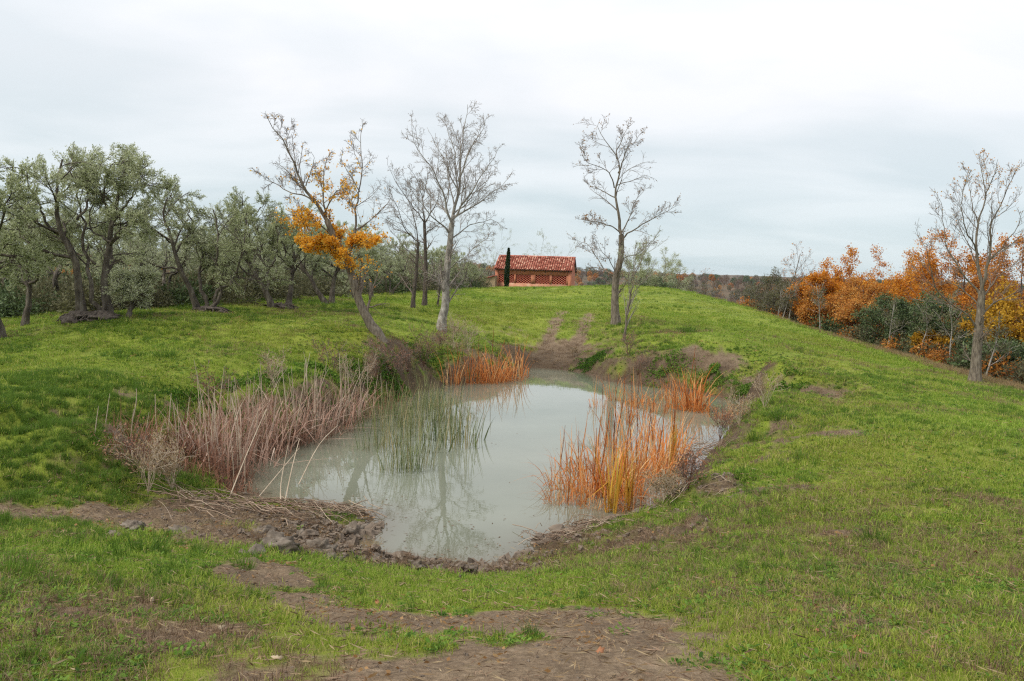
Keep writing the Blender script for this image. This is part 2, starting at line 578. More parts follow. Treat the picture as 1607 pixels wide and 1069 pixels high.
def spawn(rng, pts, rad, K, t0=.25, t1=1.0, ang=(25, 55), ratio=(.35, .55), fall=.5, P2=6, up=.1, wob=.12, rr=.6, rtip=.006, minlen=.12):
    """grow K children on each parent branch"""
    N, P = pts.shape[:2]
    L = np.linalg.norm(np.diff(pts, axis=1), axis=2).sum(1)
    t = t0 + (t1 - t0) * (np.arange(K)[None] + rng.random((N, K))) / K
    f = t * (P - 1)
    i = np.minimum(f.astype(int), P - 2)
    a = (f - i)[..., None]
    n = np.arange(N)[:, None]
    pos = pts[n, i] * (1 - a) + pts[n, i + 1] * a
    tan = pts[n, i + 1] - pts[n, i]
    tan = tan / (np.linalg.norm(tan, axis=2, keepdims=True) + 1e-9)
    r = rad[n, i] * (1 - a[..., 0]) + rad[n, i + 1] * a[..., 0]
    ln = L[:, None] * rng.uniform(*ratio, (N, K)) * (1 - fall * t)
    ln = np.maximum(ln, minlen)
    rnd = rng.normal(size=(N, K, 3))
    perp = rnd - (rnd * tan).sum(2, keepdims=True) * tan
    perp /= np.linalg.norm(perp, axis=2, keepdims=True) + 1e-9
    an = np.radians(rng.uniform(*ang, (N, K)))[..., None]
    d = tan * np.cos(an) + perp * np.sin(an)
    M = N * K
    pos, d, ln, r = pos.reshape(M, 3), d.reshape(M, 3), ln.reshape(M), r.reshape(M)
    keep = rng.random(M) < np.clip(np.repeat(L, K) / (.9 * L.mean()), .08, 1)
    pos, d, ln, r = pos[keep], d[keep], ln[keep], r[keep]
    M = len(pos)
    out = np.empty((M, P2, 3))
    out[:, 0] = pos
    for k in range(1, P2):
        d = d + wob * rng.normal(size=(M, 3))
        d[:, 2] += up
        d /= np.linalg.norm(d, axis=1, keepdims=True) + 1e-9
        out[:, k] = out[:, k - 1] + d * (ln / (P2 - 1))[:, None]
    r0 = np.maximum(np.minimum(r * rr, .02 + ln * .02), rtip * 1.15)
    rads = r0[:, None] * (1 - np.linspace(0, 1, P2)[None]) + rtip * np.linspace(0, 1, P2)[None]
    return out, rads


def leaf_quads(rng, pos, dirs, ln, wd, spread=.7):
    """diamond leaves: pos (M,3)"""
    M = len(pos)
    d = dirs + spread * rng.normal(size=(M, 3))
    d /= np.linalg.norm(d, axis=1, keepdims=True) + 1e-9
    s = np.cross(d, rng.normal(size=(M, 3)))
    s /= np.linalg.norm(s, axis=1, keepdims=True) + 1e-9
    L = ln * rng.uniform(.65, 1.25, (M, 1))
    Wd = wd * rng.uniform(.65, 1.25, (M, 1))
    nrm = np.cross(d, s)
    V = np.stack([pos, pos + d * L * .5 + s * Wd * .5 + nrm * Wd * .12, pos + d * L, pos + d * L * .5 - s * Wd * .5 + nrm * Wd * .12], 1)
    Q = np.arange(M * 4).reshape(M, 4)
    return V.reshape(-1, 3), Q


def leaves_on(rng, pts, n, ln, wd, jit=.05, spread=.7, droop=0.0, mask=None, t0=.2):
    N, P = pts.shape[:2]
    b = rng.integers(0, N, n)
    t = rng.uniform(t0, 1, n) * (P - 1)
    i = np.minimum(t.astype(int), P - 2)
    a = (t - i)[:, None]
    pos = pts[b, i] * (1 - a) + pts[b, i + 1] * a + rng.normal(size=(n, 3)) * jit
    d = pts[b, i + 1] - pts[b, i]
    d = d / (np.linalg.norm(d, axis=1, keepdims=True) + 1e-9)
    d[:, 2] -= droop
    if mask is not None:
        k = mask(pos, rng)
        pos, d = pos[k], d[k]
    V, Q = leaf_quads(rng, pos, d, ln, wd, spread)
    tint = np.repeat(np.clip(rng.normal(.5, .22, len(pos)), 0, 1), 4)
    return V, Q, tint


# ------------------------------------------------------------------ materials
MATS = {}


def new_mat(name):
    m = bpy.data.materials.new(name)
    m.use_nodes = True
    nt = m.node_tree
    b = nt.nodes['Principled BSDF']
    return m, nt, b


def ramp(nt, cols, fac=None):
    r = nt.nodes.new('ShaderNodeValToRGB')
    e = r.color_ramp.elements
    n = len(cols)
    e[0].color = (*cols[0], 1)
    e[1].color = (*cols[-1], 1)
    for k in range(1, n - 1):
        q = e.new(k / (n - 1))
        q.color = (*cols[k], 1)
    if fac is not None:
        nt.links.new(fac, r.inputs[0])
    return r.outputs[0]


def noise_n(nt, scale, detail=4, rough=.6, coord='Object', stretch=None):
    tc = nt.nodes.new('ShaderNodeTexCoord')
    n = nt.nodes.new('ShaderNodeTexNoise')
    n.inputs['Scale'].default_value = scale
    n.inputs['Detail'].default_value = detail
    n.inputs['Roughness'].default_value = rough
    src = tc.outputs[coord]
    if stretch:
        mp = nt.nodes.new('ShaderNodeMapping')
        mp.inputs['Scale'].default_value = stretch
        nt.links.new(src, mp.inputs[0])
        src = mp.outputs[0]
    nt.links.new(src, n.inputs['Vector'])
    return n.outputs[0]


def contrast(nt, v, a, b):
    m = nt.nodes.new('ShaderNodeMapRange')
    m.inputs[1].default_value = a
    m.inputs[2].default_value = b
    nt.links.new(v, m.inputs[0])
    return m.outputs[0]


def bump(nt, b, h, strength=.5, dist=.05):
    n = nt.nodes.new('ShaderNodeBump')
    n.inputs['Strength'].default_value = strength
    n.inputs['Distance'].default_value = dist
    nt.links.new(h, n.inputs['Height'])
    nt.links.new(n.outputs[0], b.inputs['Normal'])


def mat_noise(name, cols, scale, rough=.85, bmp=.4, dist=.03, stretch=None, coord='Object'):
    m, nt, b = new_mat(name)
    n = noise_n(nt, scale, 5, .6, coord, stretch)
    nt.links.new(ramp(nt, cols, contrast(nt, n, .3, .7)), b.inputs['Base Color'])
    b.inputs['Roughness'].default_value = rough
    b.inputs['Specular IOR Level'].default_value = .25
    if bmp:
        bump(nt, b, n, bmp, dist)
    return m


def mat_leaf(name, cols, transl=.3, rough=.6, objvar=.25, wnoise=None, wcols=None):
    """leaf pigment from the per-leaf 'tint' plus a per-object shift; light passes through"""
    m, nt, b = new_mat(name)
    L = nt.links
    a = nt.nodes.new('ShaderNodeAttribute')
    a.attribute_name = 'tint'
    oi = nt.nodes.new('ShaderNodeObjectInfo')
    ma = nt.nodes.new('ShaderNodeMath')
    ma.operation = 'MULTIPLY_ADD'
    L.new(oi.outputs['Random'], ma.inputs[0])
    ma.inputs[1].default_value = objvar
    ma.inputs[2].default_value = -objvar / 2
    ad = nt.nodes.new('ShaderNodeMath')
    ad.use_clamp = True
    L.new(a.outputs['Fac'], ad.inputs[0])
    L.new(ma.outputs[0], ad.inputs[1])
    c = ramp(nt, cols, ad.outputs[0])
    if wnoise:
        geo = nt.nodes.new('ShaderNodeNewGeometry')
        n = nt.nodes.new('ShaderNodeTexNoise')
        n.inputs['Scale'].default_value = wnoise
        n.inputs['Detail'].default_value = 4
        L.new(geo.outputs['Position'], n.inputs['Vector'])
        c2 = ramp(nt, wcols, ad.outputs[0])
        mx = nt.nodes.new('ShaderNodeMix')
        mx.data_type = 'RGBA'
        L.new(contrast(nt, n.outputs[0], .42, .62), mx.inputs['Factor'])
        L.new(c, mx.inputs['A'])
        L.new(c2, mx.inputs['B'])
        c = mx.outputs['Result']
    L.new(c, b.inputs['Base Color'])
    b.inputs['Roughness'].default_value = rough
    b.inputs['Specular IOR Level'].default_value = .14
    tr = nt.nodes.new('ShaderNodeBsdfTranslucent')
    L.new(c, tr.inputs[0])
    mix = nt.nodes.new('ShaderNodeMixShader')
    mix.inputs[0].default_value = transl
    L.new(b.outputs[0], mix.inputs[1])
    L.new(tr.outputs[0], mix.inputs[2])
    L.new(mix.outputs[0], nt.nodes['Material Output'].inputs[0])
    return m


M_BARK = mat_noise('bark_grey_brown', [(.055, .045, .035), (.14, .115, .085), (.22, .19, .15)], 14, .9, .8, .02, (1, 1, .25))
M_BARK_PALE = mat_noise('bark_pale', [(.10, .09, .075), (.23, .21, .18), (.40, .375, .33)], 7, .85, .5, .015, (1, 1, .5))
M_BARK_DARK = mat_noise('bark_dark', [(.03, .024, .02), (.075, .06, .048), (.13, .105, .085)], 12, .9, .8, .02, (1, 1, .25))
M_BARK_OLIVE = mat_noise('bark_olive', [(.032, .026, .02), (.085, .07, .055), (.17, .15, .12)], 9, .9, .8, .02, (1, 1, .3))
M_TWIG = mat_noise('twig_brown', [(.13, .10, .08), (.21, .17, .14)], 3, .9, 0)
M_TWIG_PALE = mat_noise('twig_pale', [(.21, .18, .155), (.33, .29, .26)], 3, .9, 0)
M_OLIVE = mat_leaf('olive_leaf', [(.12, .14, .055), (.30, .335, .16), (.47, .50, .32), (.62, .64, .50)], .55, .5)
M_ORANGE = mat_leaf('autumn_leaf_orange', [(.28, .085, .012), (.55, .20, .02), (.66, .31, .035), (.66, .42, .08)], .42, .6, .5)
M_GOLD = mat_leaf('autumn_leaf_gold', [(.50, .20, .014), (.74, .34, .024), (.78, .44, .05), (.74, .52, .12)], .55)
M_RUST = mat_leaf('autumn_leaf_rust', [(.17, .06, .02), (.40, .15, .03), (.54, .25, .05), (.54, .35, .12)], .38, .6, .5)
M_YELLOW = mat_leaf('autumn_leaf_yellow', [(.24, .12, .01), (.45, .25, .02), (.55, .36, .05)], .4)
M_DRYLEAF = mat_leaf('withered_leaf', [(.16, .08, .03), (.30, .17, .07), (.36, .24, .12)], .3)
M_HOLM = mat_leaf('evergreen_leaf', [(.035, .055, .02), (.08, .115, .045), (.15, .19, .09)], .15, .5)
M_CYPRESS = mat_leaf('cypress_leaf', [(.012, .024, .010), (.026, .045, .016), (.045, .07, .025)], .1, .6)
M_FARWOOD = mat_leaf('far_wood_leaf', [(.09, .06, .04), (.17, .115, .08), (.25, .165, .11)], .3)
M_SCRUB = mat_leaf('scrub_leaf', [(.07, .065, .035), (.13, .125, .065), (.18, .18, .09)], .3)
M_GRASS = mat_leaf('grass_blade', [(.06, .115, .014), (.155, .26, .025), (.25, .36, .048), (.37, .39, .10)], .45, .6, .6,
                   .22, [(.08, .125, .015), (.195, .27, .027), (.29, .345, .05), (.39, .34, .12)])
M_GRASS_LUSH = mat_leaf('lush_grass_blade', [(.04, .085, .013), (.095, .175, .022), (.18, .265, .045)], .42, .6, .4)
M_WEED = mat_leaf('broad_weed_leaf', [(.035, .085, .011), (.085, .17, .018), (.17, .27, .045)], .4, .65, .6)
M_BROWNGRASS = mat_leaf('brown_dead_blade', [(.09, .055, .035), (.17, .11, .07), (.26, .18, .12)], .2, .7, .5)
M_STRAW = mat_leaf('dry_grass_blade', [(.16, .10, .055), (.27, .19, .10), (.36, .28, .17)], .25, .7, .4)
M_REED_DRY = mat_leaf('dry_reed_leaf', [(.16, .075, .048), (.30, .165, .115), (.42, .285, .22), (.53, .42, .335)], .2, .7, .3)
M_REED_RUST = mat_leaf('rust_reed_leaf', [(.22, .065, .022), (.48, .15, .036), (.64, .25, .07), (.64, .42, .2)], .3, .6, .3)
M_REED_BROWN = mat_leaf('brown_reed_leaf', [(.12, .055, .035), (.24, .115, .072), (.34, .195, .13)], .2, .7, .3)
M_REED_GREEN = mat_leaf('green_reed_leaf', [(.05, .075, .03), (.10, .135, .05), (.19, .21, .09), (.34, .28, .15)], .2, .5, .3)
M_REED_YELLOW = mat_leaf('yellow_reed_leaf', [(.46, .22, .025), (.58, .32, .045), (.50, .38, .07)], .3, .5, .2)
M_LITTER = mat_leaf('dead_reed_litter', [(.10, .06, .04), (.19, .13, .09), (.34, .27, .20)], 0, .8, .2)
M_STALK = mat_noise('pale_stalk', [(.30, .23, .16), (.48, .40, .30)], 6, .7, 0, stretch=(1, 1, .2))
M_STONE = mat_noise('grey_mud_stone', [(.055, .042, .03), (.125, .10, .075), (.21, .18, .145)], 7, .75, .8, .03)
M_CLOD = mat_noise('clay_clod', [(.075, .055, .04), (.14, .108, .08), (.21, .17, .13)], 9, .8, .6, .02)


def mat_ground():
    m, nt, b = new_mat('ground')
    L = nt.links
    a = nt.nodes.new('ShaderNodeAttribute')
    a.attribute_name = 'mud'
    n1 = noise_n(nt, .25, 5)
    n2 = noise_n(nt, 2.2, 6, .65)
    n3 = noise_n(nt, 22, 5, .7)
    grass = ramp(nt, [(.075, .11, .012), (.16, .225, .017), (.235, .28, .025), (.24, .245, .035)], contrast(nt, n1, .3, .72))
    g2 = ramp(nt, [(.085, .07, .028), (.12, .145, .02), (.20, .235, .026)], contrast(nt, n2, .3, .7))
    mx = nt.nodes.new('ShaderNodeMix')
    mx.data_type = 'RGBA'
    mx.inputs['Factor'].default_value = .5
    L.new(grass, mx.inputs['A'])
    L.new(g2, mx.inputs['B'])
    soil = ramp(nt, [(.085, .055, .032), (.20, .14, .085), (.34, .255, .165)], contrast(nt, n2, .3, .72))
    s2 = ramp(nt, [(.05, .032, .02), (.19, .135, .085), (.38, .29, .20)], contrast(nt, n3, .3, .72))
    mx2 = nt.nodes.new('ShaderNodeMix')
    mx2.data_type = 'RGBA'
    mx2.inputs['Factor'].default_value = .55
    L.new(soil, mx2.inputs['A'])
    L.new(s2, mx2.inputs['B'])
    mx3 = nt.nodes.new('ShaderNodeMix')
    mx3.data_type = 'RGBA'
    L.new(a.outputs['Fac'], mx3.inputs['Factor'])
    L.new(mx.outputs['Result'], mx3.inputs['A'])
    wt = nt.nodes.new('ShaderNodeAttribute')
    wt.attribute_name = 'wet'
    mw = nt.nodes.new('ShaderNodeMix')
    mw.data_type = 'RGBA'
    mw.blend_type = 'MULTIPLY'
    L.new(wt.outputs['Fac'], mw.inputs['Factor'])
    L.new(mx2.outputs['Result'], mw.inputs['A'])
    mw.inputs['B'].default_value = (.42, .40, .38, 1)
    L.new(mw.outputs['Result'], mx3.inputs['B'])
    # wooded valley floor further off
    aw = nt.nodes.new('ShaderNodeAttribute')
    aw.attribute_name = 'wood'
    wood = ramp(nt, [(.05, .035, .022), (.11, .075, .045), (.14, .10, .05)], contrast(nt, n2, .3, .7))
    mx4 = nt.nodes.new('ShaderNodeMix')
    mx4.data_type = 'RGBA'
    L.new(aw.outputs['Fac'], mx4.inputs['Factor'])
    L.new(mx3.outputs['Result'], mx4.inputs['A'])
    L.new(wood, mx4.inputs['B'])
    L.new(mx4.outputs['Result'], b.inputs['Base Color'])
    b.inputs['Roughness'].default_value = .85
    b.inputs['Specular IOR Level'].default_value = .2
    bump(nt, b, n3, .9, .06)
    return m


# ------------------------------------------------------------------ ground sheet
def build_ground():
    front = np.radians(np.linspace(-47, 47, 640))
    rest = np.radians(np.linspace(47, 313, 70)[1:-1])
    ang = np.r_[front, rest]
    rad = np.r_[np.geomspace(.6, 2.4, 12)[:-1], np.geomspace(2.4, 120, 400), np.geomspace(120, 420, 26)[1:]]
    A, R = np.meshgrid(ang, rad)
    X, Y = R * np.sin(A), R * np.cos(A)
    x, y = X.ravel(), Y.ravel()
    z = G(x, y)
    m = mud(x, y)
    wood = sstep(-.5, -3.0, z) * sstep(20, 35, np.hypot(x, y))
    nA, nR = len(ang), len(rad)
    idx = np.arange(nA * nR).reshape(nR, nA)
    Aq = idx[:-1]
    Bq = idx[1:]
    Q = np.stack([Aq, np.roll(Aq, -1, 1), np.roll(Bq, -1, 1), Bq], -1).reshape(-1, 4)[:, ::-1]
    V = np.c_[x, y, z]
    c = len(V)
    V = np.vstack([V, [[0, 0, float(G(0, 0))]]])
    T = np.stack([idx[0], np.full(nA, c), np.roll(idx[0], -1)], 1)
    me = mk_mesh('ground', V, Q, T, smooth=True)
    wet = np.exp(-np.maximum(bil(SDR, x, y) - .3, 0) / 2.6)
    for nm, val in (('wet', np.r_[wet, 0]), ('mud', np.r_[m, 0]), ('wood', np.r_[wood, 0])):
        a = me.attributes.new(nm, 'FLOAT', 'POINT')
        a.data.foreach_set('value', val.astype(np.float32))
    g = obj('ground', me, mat_ground(), kind='structure')
    return g


build_ground()


def hill_z(x, y):
    r = np.hypot(x, y)
    base = far_h(x, y)
    n = fbm(x / 500 + 3, y / 500, 41, 4)
    mid = 60 * sstep(430, 900, r) * (.72 + .30 * n)
    far = 105 * sstep(1500, 3300, r) * (.3 + .7 * fbm(x / 1300 + 1.7, y / 1300, 57, 4))
    dip = 30 * sstep(1100, 1700, r)
    return np.minimum(base + mid - dip + far, 62)


def build_hills():
    ang = np.radians(np.r_[np.linspace(-60, 60, 240), np.linspace(60, 300, 60)[1:-1]])
    rad = np.geomspace(419, 3900, 80)
    A, R = np.meshgrid(ang, rad)
    x, y = (R * np.sin(A)).ravel(), (R * np.cos(A)).ravel()
    z = hill_z(x, y)
    z[:len(ang)] = G(x[:len(ang)], y[:len(ang)]) - .02
    idx = np.arange(len(x)).reshape(len(rad), len(ang))
    Aq, Bq = idx[:-1], idx[1:]
    Q = np.stack([Aq, np.roll(Aq, -1, 1), np.roll(Bq, -1, 1), Bq], -1).reshape(-1, 4)[:, ::-1]
    me = mk_mesh('hills', np.c_[x, y, z], Q, smooth=True)
    m = mat_noise('hill_woods', [(.035, .04, .025), (.075, .06, .035), (.12, .075, .04), (.07, .075, .035)], .02, .95, .8, 3, coord='Object')
    obj('hills', me, m, kind='structure')


build_hills()


# ------------------------------------------------------------------ water
def build_water():
    st = .25
    xs = np.arange(-12, 14, st)
    ys = np.arange(8, 42, st)
    X, Y = np.meshgrid(xs, ys)
    sd = pond_sd(X + st / 2, Y + st / 2).reshape(X.shape)
    keep = sd < .55
    idx = np.arange((len(xs) + 1) * (len(ys) + 1)).reshape(len(ys) + 1, len(xs) + 1)
    VX, VY = np.meshgrid(np.r_[xs, xs[-1] + st], np.r_[ys, ys[-1] + st])
    V = np.c_[VX.ravel(), VY.ravel(), np.zeros(VX.size)]
    Q = np.stack([idx[:-1, :-1], idx[:-1, 1:], idx[1:, 1:], idx[1:, :-1]], -1)[keep]
    used, inv = np.unique(Q, return_inverse=True)
    me = mk_mesh('pond_water', V[used], inv.reshape(-1, 4), smooth=True)
    m, nt, b = new_mat('pond_water')
    n = noise_n(nt, .35, 3)
    sa = me.attributes.new('shore', 'FLOAT', 'POINT')
    sdv = -pond_sd(V[used][:, 0], V[used][:, 1])
    sa.data.foreach_set('value', np.exp(-np.maximum(sdv, 0) / .55).astype(np.float32))
    at_n = nt.nodes.new('ShaderNodeAttribute')
    at_n.attribute_name = 'shore'
    mx = nt.nodes.new('ShaderNodeMix')
    mx.data_type = 'RGBA'
    nt.links.new(at_n.outputs['Fac'], mx.inputs['Factor'])
    nt.links.new(ramp(nt, [(.125, .138, .102), (.165, .178, .135)], contrast(nt, n, .3, .7)), mx.inputs['A'])
    mx.inputs['B'].default_value = (.085, .066, .042, 1)
    nt.links.new(mx.outputs['Result'], b.inputs['Base Color'])
    b.inputs['Roughness'].default_value = .01
    b.inputs['IOR'].default_value = 1.333
    n2 = noise_n(nt, 2.5, 3)
    bump(nt, b, n2, .05, .02)
    obj('pond_water', me, m, kind='structure')


build_water()


# ------------------------------------------------------------------ instanced ground cover
PROTO = bpy.data.collections.new('ground_cover_sources')


def blade_tuft(name, rng, n, rad, h, w, lean, mat, dead=0.0):
    a = rng.uniform(0, 2 * math.pi, n)
    r = rad * np.sqrt(rng.random(n))
    base = np.c_[r * np.cos(a), r * np.sin(a), np.full(n, -.015)]
    ht = rng.uniform(*h, n)
    b = rng.uniform(0, 2 * math.pi, n)
    ld = np.c_[np.cos(b), np.sin(b), np.zeros(n)] + .5 * np.c_[np.cos(a), np.sin(a), np.zeros(n)]
    lean_ = rng.uniform(.2, 1, n)[:, None] * lean
    up = np.array([[0, 0, 1.0]])
    mid = base + ht[:, None] * (.55 * up + .22 * ld * lean_)
    tip = base + ht[:, None] * ((1 - .35 * lean_) * up + .85 * ld * lean_)
    c = rng.uniform(0, 2 * math.pi, n)
    side = np.c_[np.cos(c), np.sin(c), np.zeros(n)] * (w * rng.uniform(.6, 1.3, n))[:, None] * .5
    V = np.stack([base - side, base + side, mid + side * .8, mid - side * .8, tip], 1).reshape(-1, 3)
    i = np.arange(n)[:, None] * 5
    Q = i + np.array([[0, 1, 2, 3]])
    T = i + np.array([[3, 2, 4]])
    tint = np.repeat(np.clip(rng.normal(.45, .22, n) + (rng.random(n) < dead) * .5, 0, 1), 5)
    me = mk_mesh(name, V, Q, T, tint)
    me.materials.append(mat)
    o = bpy.data.objects.new(name, me)
    return o


def weed_rosette(name, rng, n, size, mat, flat=.5):
    a = rng.uniform(0, 2 * math.pi, n)
    el = rng.uniform(.1, flat, n)
    d = np.c_[np.cos(a), np.sin(a), el]
    d /= np.linalg.norm(d, axis=1, keepdims=True)
    s = np.c_[-np.sin(a), np.cos(a), rng.normal(0, .25, n)]
    L = size * rng.uniform(.5, 1.1, n)[:, None]
    off = np.c_[rng.normal(0, size * .7, (n, 2)), rng.uniform(0, size * .3, n)]
    V = np.stack([off, off + d * L * .35 + s * L * .22, off + d * L * .75 + s * L * .2, off + d * L - [[0, 0, size * .12]], off + d * L * .75 - s * L * .2, off + d * L * .35 - s * L * .22], 1).reshape(-1, 3)
    i = np.arange(n)[:, None] * 6
    Q = np.concatenate([i + np.array([[0, 1, 2, 5]]), i + np.array([[5, 2, 3, 4]])])
    me = mk_mesh(name, V, Q, tint=np.repeat(rng.random(n), 6))
    me.materials.append(mat)
    return bpy.data.objects.new(name, me)


def rock_mesh(name, rng, r=1.0, flat=.6, sub=2, rough=.35):
    import bmesh
    bm = bmesh.new()
    bmesh.ops.create_icosphere(bm, subdivisions=sub, radius=r)
    V = np.array([v.co[:] for v in bm.verts])
    s = rng.uniform(0, 100)
    n = V / np.linalg.norm(V, axis=1, keepdims=True)
    k = 1 + rough * 2 * (fbm(n[:, 0] * 1.7 + s, n[:, 1] * 1.7 + n[:, 2] * 2.3 + s, 3, 3) - .5)
    k = k * (1 + rough * .55 * (fbm(n[:, 0] * 5 + s, n[:, 1] * 5 + n[:, 2] * 6.3 + s, 9, 3, .65) - .5) * 2)
    V = n * k[:, None] * r * np.array([[1, rng.uniform(.65, .95), flat]])
    for v, c in zip(bm.verts, V):
        v.co = c
    me = bpy.data.meshes.new(name)
    bm.to_mesh(me)
    bm.free()
    return me


def scatter(name, protos, P, rot, scl, idx, kind='stuff'):
    """one ground-cover object: points carrying turned and scaled copies of the source tufts"""
    col = bpy.data.collections.new(name + '_sources')
    for k, o in enumerate(protos):
        o.name = '%s_source_%02d' % (name, k)
        col.objects.link(o)
    me = bpy.data.meshes.new(name)
    me.vertices.add(len(P))
    me.vertices.foreach_set('co', np.asarray(P, np.float32).ravel())
    for nm, ty, val, key in (('rot', 'FLOAT_VECTOR', rot, 'vector'), ('scl', 'FLOAT', scl, 'value'), ('idx', 'INT', idx, 'value')):
        a = me.attributes.new(nm, ty, 'POINT')
        a.data.foreach_set(key, np.asarray(val, np.int32 if ty == 'INT' else np.float32).ravel())
    o = obj(name, me, kind=kind)
    ng = bpy.data.node_groups.new(name, 'GeometryNodeTree')
    ng.interface.new_socket('Geometry', in_out='INPUT', socket_type='NodeSocketGeometry')
    ng.interface.new_socket('Geometry', in_out='OUTPUT', socket_type='NodeSocketGeometry')
    N, L = ng.nodes, ng.links
    gi, go = N.new('NodeGroupInput'), N.new('NodeGroupOutput')
    ci = N.new('GeometryNodeCollectionInfo')
    ci.inputs['Collection'].default_value = col
    ci.inputs['Separate Children'].default_value = True
    ci.inputs['Reset Children'].default_value = True
    ip = N.new('GeometryNodeInstanceOnPoints')
    ip.inputs['Pick Instance'].default_value = True

    def attr(nm, ty):
        a = N.new('GeometryNodeInputNamedAttribute')
        a.data_type = ty
        a.inputs['Name'].default_value = nm
        return [s for s in a.outputs if s.enabled and s.name == 'Attribute'][0]
    L.new(gi.outputs[0], ip.inputs['Points'])
    L.new(ci.outputs[0], ip.inputs['Instance'])
    L.new(attr('idx', 'INT'), ip.inputs['Instance Index'])
    e2r = N.new('FunctionNodeEulerToRotation')
    L.new(attr('rot', 'FLOAT_VECTOR'), e2r.inputs[0])
    L.new(e2r.outputs[0], ip.inputs['Rotation'])
    L.new(attr('scl', 'FLOAT'), ip.inputs['Scale'])
    L.new(ip.outputs[0], go.inputs[0])
    md = o.modifiers.new('scatter', 'NODES')
    md.node_group = ng
    return o


def wedge(rng, n, r0, r1, half=46):
    r = np.sqrt(rng.uniform(r0 * r0, r1 * r1, n))
    a = np.radians(rng.uniform(-half, half, n))
    return r * np.sin(a), r * np.cos(a), r


def slope_rot(x, y, rng):
    e = .15
    zx = (G0(x + e, y) - G0(x - e, y)) / (2 * e)
    zy = (G0(x, y + e) - G0(x, y - e)) / (2 * e)
    return np.c_[np.arctan(zy) * .7, -np.arctan(zx) * .7, np.zeros(len(x))]


def yaw_tilt(x, y, rng):
    # yaw first, then a gentle lean with the slope
    return np.c_[rng.normal(0, .12, (len(x), 2)), rng.uniform(0, 2 * math.pi, len(x))]


